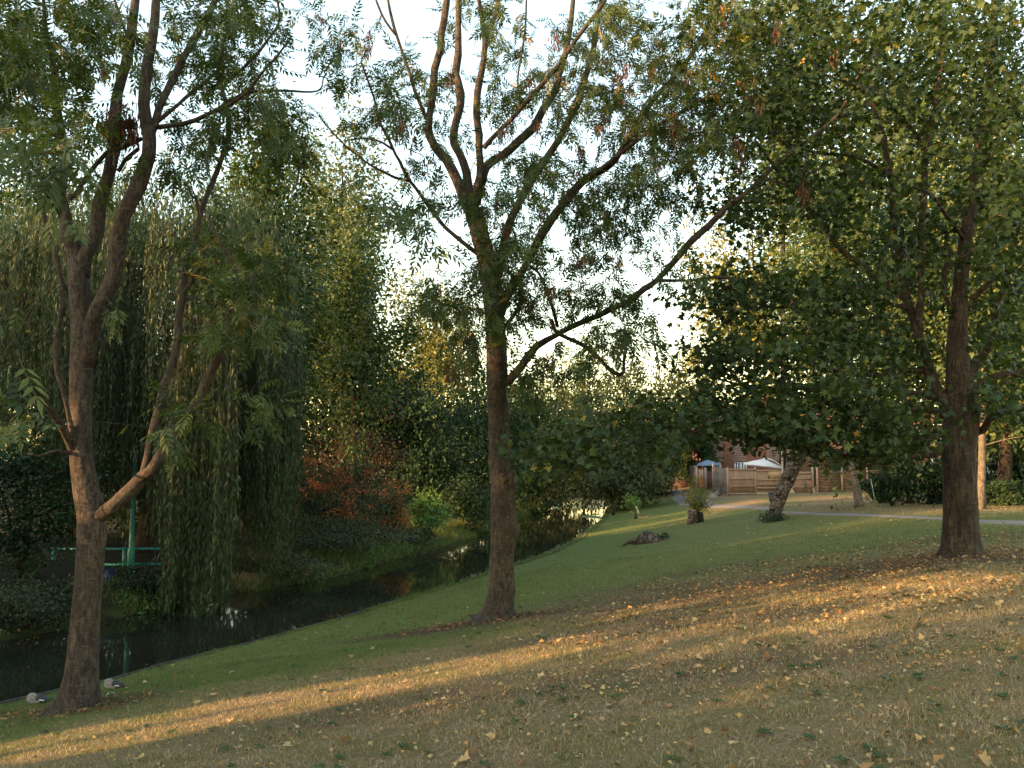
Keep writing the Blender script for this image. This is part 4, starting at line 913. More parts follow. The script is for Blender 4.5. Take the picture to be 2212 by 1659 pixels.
# ------------------------------------------------------------------ duckweed and floating leaves
M_weed = plain('duckweed', (.20, .26, .14), .6, .3, 8)
mb = MB(); n = 0
while n < 2600:
    y_ = 52 + 38 * rng.random(); x_ = 2 + 9 * rng.random()
    if sdist(x_, y_, N_E) < -.15 and sdist(x_, y_, F_E) > .2:
        k = fbm(x_ * .5, y_ * .12, 77)
        if rng.random() < sstep(60, 72, y_) * .9 + (.35 if k > .58 else 0):
            r = .10 + .22 * rng.random(); th = np.arange(6) * math.pi / 3 + rng.random() * 6
            mb.add(np.c_[x_ + np.cos(th) * r, y_ + np.sin(th) * r * 1.5, np.full(6, ZW + .004 + .006 * rng.random())], [[0, 1, 2, 3, 4, 5]], rng.random()); n += 1
solo('duckweed', mb, M_weed, 'pale green duckweed film floating at the far bend of the water', 'duckweed', kind='stuff')

# ------------------------------------------------------------------ green railing and tall green post on the far bank
M_teal = plain('teal_paint', (.02, .20, .16), .45, .25, 12)
M_cap = plain('cream_cap', (.5, .42, .33), .6, .2, 10)
Yr = 22.0
pb = P(281, 1246, Yr)
gp = thing('green_post', 'tall stepped green metal post with pale cap beside the willow', 'post', pb)
top = P(281, 962, Yr)[2]
mb = MB(); mb.lathe((pb[0], Yr, 0), [(.0, pb[2] - .3), (.088, pb[2] - .3), (.088, P(281, 1190, Yr)[2]), (.06, P(281, 1184, Yr)[2]), (.055, P(281, 1080, Yr)[2]), (.048, P(281, 1000, Yr)[2])], 14); part('shaft', mb, M_teal, gp, smooth=False)
mb = MB(); mb.lathe((pb[0], Yr, 0), [(.048, P(281, 1000, Yr)[2] + .002), (.064, P(281, 998, Yr)[2]), (.064, top), (0, top + .01)], 14); part('cap', mb, M_cap, gp)
mb = MB(); mb.box((pb[0] - .075, Yr, top - .04), (.05, .05, .06)); part('bracket', mb, M_cap, gp)
rl = thing('railing', 'teal green two-bar railing crossing behind the left ash trunk', 'railing', P(250, 1230, Yr + .35))
for py in (1186, 1219):
    a_ = P(112, py + (1 if py < 1200 else 2), Yr + .5); b_ = P(402, py - 1, Yr + .35); mb = MB(); mb.tube([a_, b_], .036, 8); part('rail', mb, M_teal, rl, smooth=True)
for px in (116, 268, 400):
    a_ = P(px, 1182, Yr + .42); b_ = P(px, 1240, Yr + .42); b_[2] = min(b_[2], float(zfun(b_[0], b_[1])) - .1); mb = MB(); mb.tube([a_, b_], .045, 8); part('rail_post', mb, M_teal, rl, smooth=True)
M_bag = plain('bag_blue', (.02, .022, .06), .35, .3, 20)
bgp = P(234, 1250, 20.6); bgp[2] = float(zfun(bgp[0], bgp[1])); mb = MB()
th = np.linspace(0, math.pi * .5, 7)
mb.lathe(bgp, [(.24 * math.cos(x) ** .6 + .0, .34 * math.sin(x)) for x in th[:-1]] + [(0.02, .36)], 14)
mb.v[0] = mb.v[0] + rng.normal(size=mb.v[0].shape) * .022
solo('rubbish_bag', mb, M_bag, 'crumpled dark blue bag lying on the far bank by the green post', 'bag', smooth=True)

# nest of sticks in the water's edge and tan dead grass tuft
mb = MB(); nb = at_z(945, 1196, ZW + .1)
for _ in range(90):
    a_ = nb + rng.normal(size=3) * [.55, .4, .10]; d_ = rng.normal(size=3) * [1, .6, .45]; mb.tube([a_, a_ + d_ * .3, a_ + d_ * .6 - [0, 0, .12]], [.010, .008, .003], 3, False)
solo('brushwood_heap', mb, M_twig, 'heap of dark dead sticks at the water edge below the elder', 'brushwood', kind='stuff')
def blade_mesh(mb, pos, h, w, lean, tint, bend=.5):
    n = len(pos); az = rng.random(n) * 2 * math.pi; side = np.stack([np.cos(az), np.sin(az), np.zeros(n)], -1)
    la = rng.random(n) * 2 * math.pi; l = np.stack([np.cos(la), np.sin(la), np.zeros(n)], -1) * (np.abs(rng.normal(size=n)) * lean * h)[:, None]
    up = np.array([0, 0, 1.0]) * h[:, None]
    v = np.stack([pos - side * w[:, None], pos + side * w[:, None], pos + up * .6 + l * .4 + side * w[:, None] * .7, pos + up * .6 + l * .4 - side * w[:, None] * .7, pos + up * (1 - .15 * lean) + l * 1.2], 1)
    k = np.arange(n)[:, None] * 5
    mb.add(v.reshape(-1, 3), np.concatenate([k + 0, k + 1, k + 2, k + 3], 1), np.repeat(tint, 5))
    base = mb.n - 5 * n; f3 = np.concatenate([k + 3, k + 2, k + 4], 1)
    mb.loops.append((f3 + base).ravel()); mb.cnt.append(np.full(n, 3)); mb.mi.append(np.zeros(n, np.int64))
def blade_tri(mb, pos, h, w, lean, tint):
    n = len(pos); az = rng.random(n) * 2 * math.pi; side = np.stack([np.cos(az), np.sin(az), np.zeros(n)], -1) * w[:, None]
    l = rng.normal(size=(n, 3)) * lean * h[:, None]; l[:, 2] = h
    v = np.stack([pos - side, pos + side, pos + l], 1); k = np.arange(n)[:, None] * 3
    mb.add(v.reshape(-1, 3), np.concatenate([k, k + 1, k + 2], 1), np.repeat(tint, 3))
M_grass = leaf_mat('grass_blades', [(0, (.055, .082, .022)), (.35, (.122, .156, .038)), (.55, (.165, .150, .060)), (.75, (.28, .195, .105)), (1, (.44, .335, .21))], .2, .6, .2, (1.2, 1.3, .6))
mb = MB(); cb = at_z(517, 1275, ZW); n = 900
blade_mesh(mb, cb + np.c_[rng.normal(size=n) * .22, rng.normal(size=n) * .2, np.zeros(n)], .35 + .25 * rng.random(n), np.full(n, .006), .8, .75 + .15 * rng.random(n))
solo('dead_grass_tuft', mb, M_grass, 'tan tuft of dead grass overhanging the water right of the willow', 'grass tuft', kind='stuff')

# rank green growth along both water edges
mb = MB()
def along(poly, n, lo, hi, y0, y1):
    out_ = []
    R_ = resamp(poly, 4000); tg = np.gradient(R_, axis=0); tg = unit(tg); nr_ = np.stack([tg[:, 1], -tg[:, 0]], -1)
    ok = np.where((R_[:, 1] > y0) & (R_[:, 1] < y1) & (R_[:, 0] > -20) & (R_[:, 0] < 12))[0]; k = rng.choice(ok, n); d_ = lo + (hi - lo) * rng.random(n)
    q = R_[k] + nr_[k] * d_[:, None]; return np.c_[q, zfun(q[:, 0], q[:, 1])]
p = along(F_E, 26000, -1.6, .05, 19, 62); k = fbm(p[:, 0] * .5, p[:, 1] * .5, 31) + .25 * (p[:, 1] > 27); p = p[k > .5]
n = len(p); blade_mesh(mb, p, .10 + .32 * rng.random(n) ** 2, .006 + .006 * rng.random(n), 1.0, np.clip(.34 + .12 * rng.normal(size=n), 0, .6))
solo('bank_grass', mb, M_grass, 'rank green grass fringe along the far water edge', 'grass', kind='stuff')
mb = MB(); p = along(N_E, 16000, -.1, .35, 9, 62); k = fbm(p[:, 0] * .7, p[:, 1] * .7, 32); p = p[k > .46 - .12 * (p[:, 1] > 19)]; n = len(p)
blade_mesh(mb, p, (.025 + .06 * rng.random(n) ** 2) * np.where(p[:, 1] > 19, 1.5, .9), .004 + .004 * rng.random(n), 1.0, np.clip(.28 + .12 * rng.normal(size=n), 0, .6))
solo('bank_grass', mb, M_grass, 'bright green grass fringe along the near water edge', 'grass', kind='stuff')
mb = MB(); p = along(N_E, 900, -.25, .15, 24, 44); n = len(p); p[:, 2] = np.maximum(p[:, 2], ZW)
mb.scatter(*T_leaf, p + np.c_[np.zeros((n, 2)), .02 + .09 * rng.random(n)], frames(rng.normal(size=(n, 3)), np.array([0, 0, 1.]) + .5 * rng.normal(size=(n, 3))), .07 + .06 * rng.random(n), .4 + .3 * rng.random(n))
solo('water_plants', mb, LM['pale'], 'pale leafy water plants along the near edge behind the middle ash', 'plants', kind='stuff')
mb = MB(); p = along(F_E, 4200, -.7, .2, 19, 33); n = len(p); p[:, 2] = np.maximum(p[:, 2], ZW); kk = fbm(p[:, 0] * .8, p[:, 1] * .8, 40); p = p[kk > .5]; n = len(p)
mb.scatter(*T_leaf, p + np.c_[np.zeros((n, 2)), .04 + .3 * rng.random(n) ** 2], frames(rng.normal(size=(n, 3)), np.array([0, 0, 1.]) + .5 * rng.normal(size=(n, 3))), .06 + .06 * rng.random(n), .5 + .3 * rng.random(n))
solo('water_plants', mb, LM['bank'], 'fresh green nettles and cress along the far water edge', 'plants', kind='stuff')

# ------------------------------------------------------------------ lawn blades
mb = MB()
def lawn(n, y0, y1, h0, h1, w0, fn):
    y = np.sqrt(y0 ** 2 + (y1 ** 2 - y0 ** 2) * rng.random(n)); x = (rng.random(n) - .5) * 1.36 * y + 0.1 * y * 0
    z = zfun(x, y); ok = (sdist(x, y, N_E) > .02)
    for c_, r_ in ((t_left, .24), (t_mid, .24), (t_map, .34)): ok &= np.hypot(x - c_[0], y - c_[1]) > r_
    x, y, z = x[ok], y[ok], z[ok]; d, s = dry_soil(x, y); keep = rng.random(len(x)) > s * .8; x, y, z, d, s = x[keep], y[keep], z[keep], d[keep], s[keep]
    n = len(x); pn = fbm(x * 1.3, y * 1.3, 61)
    ti = np.clip(.25 + .48 * d * (.45 + 1.0 * pn) + .13 * rng.normal(size=n) + .45 * (rng.random(n) < .30 * d), 0, 1)
    hh = (h0 + (h1 - h0) * rng.random(n) ** 1.7) * (.25 + 1.6 * fbm(x * 3.2, y * 3.2, 9) ** 1.3)
    fn(mb, np.c_[x, y, z - .003], hh, w0 * (.6 + .8 * rng.random(n)), 1.1 if fn is blade_mesh else .6, ti)
lawn(95000, 3.6, 7.5, .018, .055, .0022, blade_mesh)
lawn(150000, 7.5, 13, .02, .055, .0034, blade_tri)
lawn(110000, 13, 24, .02, .05, .006, blade_tri)
lawn(40000, 24, 45, .02, .05, .012, blade_tri)
solo('grass', mb, M_grass, 'mown park grass, green by the water and dry and straw-coloured uphill', 'grass', kind='stuff')

mb = MB(); n = 0
while n < 260:
    y = 3.8 + 12 * rng.random(); x = (rng.random() - .5) * 1.3 * y
    if sdist(x, y, N_E) < .4: continue
    n += 1; k = int(5 + 5 * rng.random()); a_ = np.arange(k) * 6.283 / k + rng.random(); c_ = np.array([x, y, float(zfun(x, y)) + .012]); d_ = np.c_[np.cos(a_), np.sin(a_), .35 + .2 * rng.random(k)]
    mb.scatter(*T_leaf, c_ + d_ * .006, frames(d_, np.array([0, 0, 1.]) + .2 * rng.normal(size=(k, 3))), .035 + .035 * rng.random(k), .35 + .3 * rng.random(k))
solo('weeds', mb, LM['mid'], 'small broad-leaved weeds and daisies dotted through the lawn', 'weeds', kind='stuff')
mb = MB(); p = np.concatenate([along(F_E, 500, .02, .5, 14, 60), along(N_E, 260, -.6, -.12, 9, 60)]); n = len(p); p[:, 2] = ZW + .006
mb.scatter(*T_leaf, p, frames(np.c_[rng.normal(size=(n, 2)), np.zeros(n)], np.tile([0, 0, 1.], (n, 1))), .04 + .06 * rng.random(n), rng.random(n))
solo('floating_leaves', mb, LM['yellow'], 'fallen leaves floating on the water along both edges', 'floating leaves', kind='stuff')

# ------------------------------------------------------------------ fallen leaves
M_fall = leaf_mat('fallen', [(0, (.09, .05, .025)), (.3, (.24, .12, .045)), (.55, (.42, .25, .09)), (.8, (.46, .30, .125)), (1, (.44, .36, .19))], .15, .7, .2, (1.2, 1, .7))
def fallen_template(seed):
    r = np.random.default_rng(seed); V, Fc = maple_template(seed); V = V.copy(); V[:, 1] -= .4
    ang = r.random() * 6; c = V[:, 0] * math.cos(ang) + V[:, 1] * math.sin(ang); V[:, 2] = .9 * r.random() * c * c + .25 * V[:, 0] * V[:, 1] + .1 * r.normal(size=len(V)) * .6
    V[:, 2] -= V[:, 2].min(); return V, Fc
FT = [fallen_template(50 + i) for i in range(6)]
FM = {}
KIND = [('brown curled', .22), ('orange', .42), ('tan', .62), ('pale yellow', .8), ('cream', .95)]
G_leaf = 'fallen leaves lying on the lawn'
cand = []
while len(cand) < 300:
    y = 3.9 + 8.5 * rng.random() ** .8; x = (rng.random() - .5) * 1.26 * y + .25 * y * rng.random()
    if abs(x) > .65 * y or sdist(x, y, N_E) < 1.2 or rng.random() > .25 + .75 * sstep(-4, 4, x): continue
    cand.append((x, y))
big = [ground(px, py) for px, py in ((1512, 1367), (1577, 1344), (2140, 1369), (2118, 1308), (2030, 1406), (552, 1602), (748, 1606), (640, 1575), (1256, 1462), (1194, 1503), (1528, 1587), (1570, 1591), (1395, 1527), (1240, 1555), (1225, 1590), (300, 1645), (1978, 1440), (2115, 1645), (885, 1418), (680, 1467), (1608, 1387))]
cand = [(b_[0], b_[1]) for b_ in big] + cand[:300 - len(big)]
for k, (x, y) in enumerate(cand):
    j = int(rng.integers(6)); q = int(rng.choice(5, p=[.18, .2, .27, .22, .13]))
    if (j, q) not in FM:
        b_ = MB(); b_.add(*FT[j], tint=KIND[q][1]); FM[(j, q)] = b_.mesh('fallen_leaf', M_fall)
    o = bpy.data.objects.new('fallen_leaf', FM[(j, q)]); C.objects.link(o)
    s_ = (.042 + .05 * rng.random() ** 2) * (1.25 if k < len(big) else 1); o.scale = (s_,) * 3; o.location = (float(x), float(y), float(zfun(x, y)) + .022)
    o.rotation_euler = (rng.normal() * .3, -.13 + rng.normal() * .3, rng.random() * 6.28)
    tag(o, KIND[q][0] + ' fallen maple leaf lying on the lawn', 'leaf', G_leaf + ', ' + KIND[q][0])
mb = MB()
def litter(n, y0, y1, size, fun):
    y = np.sqrt(y0 ** 2 + (y1 ** 2 - y0 ** 2) * rng.random(n)); x = (rng.random(n) - .5) * 1.36 * y
    dn = sdist(x, y, N_E); ok = (dn > .2) & (rng.random(n) < fun(x, y, dn)); x, y = x[ok], y[ok]; n = len(x)
    pos = np.c_[x, y, zfun(x, y) + .012 + .02 * rng.random(n)]; j = rng.integers(0, 6, n); ti = rng.random(n)
    R_ = frames(np.c_[rng.normal(size=(n, 2)), .15 * rng.normal(size=n)], np.array([0, 0, 1.]) + .35 * rng.normal(size=(n, 3)))
    sz = size * (.5 + rng.random(n))
    LT = [T_leaf, (T_cheap_maple[0] * [1, 1, 3], T_cheap_maple[1]), (T_leaf[0] * [1.2, 1, 4], T_leaf[1])]
    for k in range(6): w_ = j == k; mb.scatter(LT[k % 3][0], LT[k % 3][1], pos[w_], R_[w_], sz[w_] * 1.15, ti[w_])
def dens(x, y, dn): return np.clip(.2 + .8 * sstep(4, 9, dn), 0, 1) * np.clip(.25 + 1.3 * (fbm(x * .8, y * .8, 90) - .3), .1, 1)
litter(6500, 3.6, 9, .032, dens); litter(11000, 9, 18, .042, lambda x, y, dn: dens(x, y, dn) * (.35 + .65 * sstep(-1, 4, x))); litter(2600, 18, 34, .05, dens)
litter(9000, 9.5, 17.5, .052, lambda x, y, dn: np.clip(sstep(-1.5, 2, x) * sstep(5, 8, dn) * (1.5 * fbm(x * .7, y * .7, 91) - .25), 0, 1))
solo('leaf_litter', mb, M_fall, 'small scattered brown and pale leaf litter over the lawn', 'leaf litter', kind='stuff')
mb = MB()
for c_, rx_, ry_, n in ((t_left, 1.4, .6, 700), (t_mid, 1.7, .55, 800), (t_map, 2.2, .9, 900)):
    x = c_[0] - .3 + rng.normal(size=n) * rx_ * .6; y = c_[1] - .1 + rng.normal(size=n) * ry_ * .6; ok = sdist(x, y, N_E) > .2; x, y = x[ok], y[ok]; n = len(x)
    mb.scatter(*T_leaf, np.c_[x, y, zfun(x, y) + .012], frames(np.c_[rng.normal(size=(n, 2)), .2 * rng.normal(size=n)], np.array([0, 0, 1.]) + .5 * rng.normal(size=(n, 3))), .03 + .04 * rng.random(n), rng.random(n) * .5)
solo('leaf_litter', mb, M_fall, 'fine brown litter on the bare soil around the tree bases', 'leaf litter', kind='stuff')

# ------------------------------------------------------------------ two sleeping mallards
m, t, b, out = new_mat('duck_feathers')
at = node(t, 'ShaderNodeAttribute', attribute_name='tint')
r = ramp(t, [(0, (.012, .012, .013)), (.2, (.02, .035, .03)), (.35, (.10, .055, .04)), (.55, (.20, .17, .15)), (.75, (.30, .27, .25)), (1, (.78, .77, .74))], at.outputs['Fac'])
nz = noise(t, coords(t), 90, 3, .6); t.links.new(mix(t, .25, r.outputs[0], ramp(t, [(.3, (.4, .4, .4)), (.7, (1, 1, 1))], nz).outputs[0], 'MULTIPLY'), b.inputs['Base Color']); b.inputs['Roughness'].default_value = .6
M_duck = m
def duck(px, py, yaw, label):
    base = ground(px, py)
    def ell(c, r_): return np.array(c), np.array(r_)
    parts_ = [ell((0, 0, .07), (.16, .088, .072)), ell((.075, 0, .09), (.08, .07, .075)), ell((-.11, 0, .085), (.12, .07, .052)), ell((-.19, 0, .105), (.05, .03, .014)), ell((.05, .012, .138), (.05, .042, .036)), ell((.0, .02, .14), (.05, .034, .022)), ell((-.03, .0, .12), (.10, .07, .035))]
    bm_ = MB()
    th = np.linspace(0, math.pi, 11); ph = np.arange(16) * 2 * math.pi / 16
    for c, r_ in parts_:
        v = np.array([[math.sin(a_) * math.cos(p_), math.sin(a_) * math.sin(p_), math.cos(a_)] for a_ in th for p_ in ph]) * r_ + c
        i = np.arange(10)[:, None] * 16; j = np.arange(16)[None]; k = (j + 1) % 16
        bm_.add(v, np.stack([i + j, i + 16 + j, i + 16 + k, i + k], -1).reshape(-1, 4))
    me = bm_.mesh('duck', M_duck); o = bpy.data.objects.new('duck', me); C.objects.link(o)
    rm = o.modifiers.new('r', 'REMESH'); rm.mode = 'VOXEL'; rm.voxel_size = .0065; rm.use_smooth_shade = True
    sm = o.modifiers.new('s', 'SMOOTH'); sm.iterations = 4; sm.factor = .5
    dg = bpy.context.evaluated_depsgraph_get(); m2 = bpy.data.meshes.new_from_object(o.evaluated_get(dg)); bpy.data.objects.remove(o)
    n = len(m2.vertices); co = np.zeros(n * 3, np.float32); m2.vertices.foreach_get('co', co); co = co.reshape(-1, 3)
    x, y, z = co.T; ti = np.full(n, .66) + .04 * rng.normal(size=n)
    ti[(z > .10) & (x > -.03)] = .52                                  # pale brown-grey shoulders and tucked head
    ti[(x > .095) & (z < .10)] = .50
    ti[(z > .115) & (x < .0) & (x > -.08)] = .38                      # brown mantle
    ti[(np.abs(y) > .05) & (z > .085) & (z < .105) & (x > -.06) & (x < .05)] = .36
    ti[(x < -.03) & (z > .085)] = .02                                 # black rump and back
    ti[(x < -.10)] = .02
    ti[(x < -.085) & (x > -.16) & (np.abs(y) > .03) & (z > .088) & (z < .104)] = 1.0   # white bars at the tail sides
    ti[(x < -.215)] = .3
    if 'tint' in m2.attributes: m2.attributes.remove(m2.attributes['tint'])
    a_ = m2.attributes.new('tint', 'FLOAT', 'POINT'); a_.data.foreach_set('value', np.clip(ti, 0, 1).astype(np.float32))
    m2.materials.clear(); m2.materials.append(M_duck); m2.name = 'duck'
    o = bpy.data.objects.new('duck', m2); C.objects.link(o); o.location = [float(base[0]), float(base[1]), float(base[2]) - .005]; o.rotation_euler = (0, -.1, yaw)
    tag(o, label, 'duck', 'sleeping mallard ducks on the bank')
    mb_ = MB(); mb_.tube([[.02, .035, .150], [-.01, .042, .146], [-.035, .045, .138]], [.009, .011, .004], 7)
    part('bill', mb_, M_beak, o) if False else link_part('bill', mb_.mesh('bill', M_beak), o); o.scale = (.86, .86, .86)
    return o
M_beak = plain('beak', (.25, .22, .05), .5)
duck(77, 1521, 3.05, 'sleeping mallard duck at the water edge, left of the ash trunk')
duck(242, 1489, 2.95, 'sleeping mallard duck on the grass just right of the left ash trunk')
mb = MB(); fb = ground(233, 1502)
for _ in range(14): mb.scatter(T_willow[0], T_willow[1], fb[None] + np.array([[rng.normal() * .10, rng.normal() * .06, .02]]), frames(rng.normal(size=(1, 3)) * [1, 1, .2], np.array([[0, 0, 1.]])), np.array([.05]), np.array([1.0]))
solo('feathers', mb, plain('feather_white', (.6, .6, .58), .7), 'small white feathers on the grass in front of the right duck', 'feathers', kind='stuff')

# ------------------------------------------------------------------ stumps, dead leaning trunk, sapling, branch
g0 = ground(1668, 1126); YD = g0[1]
TD = Tree('dead_tree', 'leaning bark-stripped dead tree trunk in front of the fence', 'tree', g0, M_bark_dead)
TD.limb([(1667, 1132, 32), (1674, 1108, 29), (1684, 1075, 29), (1697, 1045, 30), (1712, 1015, 30), (1722, 990, 29), (1731, 965, 28), (1742, 930, 25), (1752, 895, 20)], Y=YD, name='trunk', seg=16, dY=.5, sub=8, lobes=lambda u, th: 1 + .07 * np.sin(3 * th + 9 * u) + .10 * np.sin(2 * th - 23 * u) * np.sin(14 * u) + .25 * max(0, 1 - u / .08) ** 2)
TD.limb([(1745, 925, 14), (1775, 890, 10), (1790, 850, 7), (1795, 800, 4)], .4); TD.limb([(1735, 945, 12), (1715, 905, 9), (1700, 870, 5)], -.3)
mb = MB(); n = 900; c = g0 + np.c_[rng.normal(size=n) * .24, rng.normal(size=n) * .2 - .1, np.abs(rng.normal(size=n)) * .18]
mb.scatter(*T_leaf, c, frames(rng.normal(size=(n, 3)), np.array([0, -.6, .8]) + .5 * rng.normal(size=(n, 3))), .05 + .05 * rng.random(n), .3 + .3 * rng.random(n)); part('ivy', mb, LM['dark'], TD.root, kind='stuff')
for _ in range(9):
    u = rng.random(); p0 = P(1667 + 60 * u + rng.normal() * 6, 1120 - 140 * u, YD - .22); mb = MB(); th = np.linspace(0, math.pi, 5)
    mb.tube([p0 + [0, .15, 0], p0, p0 + [rng.normal() * .02, -.05, .01]], [.09, .075, .03], 8); part('burl', mb, M_bark_dead, TD.root, smooth=True)
M_cut = plain('cut_wood', (.36, .26, .18), .8, .3, 14, stretch=(1, 1, .3))
g1 = ground(1496, 1131); Y1 = g1[1]
st = thing('tree_stump', 'tall pale tree stump with leafy shoots sprouting behind it', 'stump', g1)
w1 = px2m(20, Y1) / 2; h1 = px2m(28, Y1)
mb = MB(); mb.tube([g1 - [0, 0, .15], g1 + [0, 0, .12], g1 + [.02, 0, h1 * .6], g1 + [.03, 0, h1]], [w1 * 1.35, w1 * 1.1, w1, w1 * .97], 14, True, wob=.14); part('stump_wood', mb, M_bark_dead, st)
mb = MB(); mb.tube([g1 + [.03, 0, h1 + .003], g1 + [.03, 0, h1 + .012]], [w1 * .9, w1 * .88], 14, True, wob=.1); part('cut_face', mb, M_cut, st)
g2 = g1 + [px2m(19, Y1), .1, 0]; mb = MB(); mb.tube([g2 - [0, 0, .15], g2 + [0, 0, .2], g2 + [.0, 0, h1 * .85]], [w1 * .75, w1 * .6, w1 * .5], 10, True, wob=.15); part('side_stem', mb, M_bark_dark, st, label='darker side stem beside the pale stump')
TS, _p = shrub('stump_shoots', 'sparse yellow-green shoots growing up from the tall stump', 1506, 1112, Y1 + .25, 62, 84, 'yellow', 2000, .085, .4, 44, 'bush', z=float(g1[2]) + h1 * .5, stems=5, sig=.17)
g3 = ground(1404, 1172); Y3 = g3[1]
st2 = thing('tree_stump', 'low weathered stump with spreading roots in the lawn', 'stump', g3)
mb = MB(); w3 = px2m(52, Y3) / 2; h3 = px2m(20, Y3)
def stl(u, th): return 1 + (1 - u) * .45 * np.maximum(0, np.cos(3 * th + .6)) + .12 * np.sin(7 * th)
mb.tube([g3 - [0, 0, .1], g3 + [.02, 0, h3 * .35], g3 + [.06, 0, h3 * .75], g3 + [.10, 0, h3]], [w3 * 1.05, w3 * .95, w3 * .72, w3 * .45], 20, True, lobes=stl, wob=.10); part('stump_wood', mb, M_bark_dead, st2)
for (dx, dy, L) in ((-1, -.2, .75), (-.8, .5, .4), (.9, -.3, .45), (.1, -1, .35)):
    mb = MB(); e = np.array([dx, dy, 0]); mb.tube([g3 + e * w3 * .7 + [0, 0, .10], g3 + e * (w3 * .9 + L * .5) + [0, 0, .04 - dx * -.0], g3 + e * (w3 + L) + [0, 0, .148 * dx * (w3 + L) - .02]], [.09, .06, .02], 8, wob=.15); part('root', mb, M_bark_dead, st2)
shrub('stump_sprouts', 'small dark green leaf sprouts at the right of the low stump', 1432, 1171, Y3 + .1, 34, 18, 'dark', 500, .05, .5, 14, 'bush', stems=3)
g4 = ground(1373, 1121); Y4 = g4[1]
sp = thing('broken_sapling', 'snapped sapling bending over with a leafy tuft and pale guard', 'sapling', g4)
mb = MB(); mb.tube([g4 - [0, 0, .1], g4 + [.01, 0, .18], g4 + [-.02, 0, .32]], [.10, .05, .03], 8, wob=.2); part('stem', mb, M_bark_dark, sp)
a_ = P(1380, 1109, Y4); b_ = P(1368, 1086, Y4); mb = MB(); mb.tube([a_, (a_ + b_) / 2 + [.03, 0, .02], b_], [.045, .045, .04], 8); part('tree_guard', mb, plain('guard', (.55, .6, .5), .5), sp, smooth=True)
mb = MB(); n = 420; c = P(1366, 1083, Y4) + rng.normal(size=(n, 3)) * [.22, .2, .16]
mb.scatter(*T_leaf, c, frames(rng.normal(size=(n, 3)) - [0, 0, .4], rng.normal(size=(n, 3)) + [0, 0, 1]), .10 + .06 * rng.random(n), .6 + .3 * rng.random(n)); part('foliage', mb, LM['bank'], sp, kind='stuff')
mb = MB()
for q in (((1362, 1106), (1384, 1116)), ((1378, 1121), (1398, 1117), (1413, 1115)), ((1398, 1117), (1402, 1111))):
    pp = [P(x, y, Y4) for x, y in q]
    pp = [np.array([p_[0], p_[1], max(p_[2], float(zfun(p_[0], p_[1])) + .03)]) for p_ in pp]; mb.tube(pp, np.linspace(.03, .012, len(pp)), 6)
solo('fallen_branch', mb, M_straw, 'thin pale fallen branch lying on the grass beside the broken sapling', 'branch')
gs = ground(1325, 1113); mb = MB(); mb.tube([gs - [0, 0, .2], gs + [.02, 0, px2m(26, gs[1])]], [.11, .10], 8, wob=.1)
solo('wooden_post', mb, M_bark_dark, 'short dark wooden post at the water edge by the duckweed', 'post')
mb = MB(); ws = ground(1889, 1080)
a_ = P(1890, 1068, 33.0); b_ = P(1881, 1034, 33.0); mb.tube([a_ - [0, 0, .3], b_], .015, 6); solo('stake', mb, plain('white_stake', (.42, .43, .43), .5), 'thin white stake leaning in the bushes behind the slim tree', 'stake')

# ------------------------------------------------------------------ fences
M_fence = plain('fence_board', (.30, .185, .122), .85, .3, 7, stretch=(1, 1, .12)); M_fnew = plain('fence_new', (.42, .28, .15), .8, .15, 8, stretch=(1, 1, .2))
M_frail = plain('fence_rail', (.34, .225, .15), .85, .2, 6); M_fdark = plain('fence_dark', (.13, .075, .045), .85, .3, 6, stretch=(.2, .2, 1)); M_fgrey = plain('fence_grey', (.24, .19, .16), .85, .25, 8)
YF = 54.0
def fx(px, Y=YF): return P(px, 1040, Y)[0]
def zz(py, Y=YF): return P(1600, py, Y)[2]
zb = zz(1069)
f1 = thing('board_fence', 'light brown closeboard garden fence with three horizontal rails', 'fence', (fx(1660), YF, zb))
cols = [1572, 1632, 1692, 1756]
for px in cols:
    mb = MB(); mb.box((fx(px), YF + .02, (zz(1009) + zb - .2) / 2), (.11, .11, zz(1009) - zb + .2)); part('post', mb, M_frail, f1)
for k in range(3):
    x0, x1 = fx(cols[k]) + .06, fx(cols[k + 1]) - .06; tp = zz([1013, 1015, 1019][k]); n = 17; bt = zb + [.12, .25, .1][k]
    for j in range(n):
        w_ = (x1 - x0) / n; mb = MB(); mb.box((x0 + (j + .5) * w_, YF + .03 + .008 * (j % 2), (tp + bt) / 2 + .015 * rng.normal()), (w_ * 1.05, .016, tp - bt), rng.normal() * .01, rng.random())
        part('board', mb, M_fnew if (k == 1 and 7 <= j) and False else M_fence, f1)
    for r_ in ((1014, 1034, 1050, 1066) if k == 0 else (1016, 1036, 1046, 1054) if k == 1 else (1022, 1034, 1052, 1066)):
        mb = MB(); mb.box(((x0 + x1) / 2, YF - .03, zz(r_)), (x1 - x0, .05, .07), .004 * rng.normal(), rx=.02); part('rail', mb, M_frail, f1)
mb = MB(); mb.box(((fx(1664), YF - .045, zz(1031))), (fx(1692) - fx(1634) - .2, .02, .5)) if False else mb.box((fx(1676), YF - .012, (zz(1016.5) + zz(1032)) / 2), (px2m(28, YF), .014, zz(1016.5) - zz(1032))); part('board', mb, M_fnew, f1, label='newer orange patch board at the fence top')
mb = MB(); mb.box((fx(1650), YF - .05, zz(1067)), (px2m(33, YF), .03, .2)); part('gravel_board', mb, M_frail, f1)
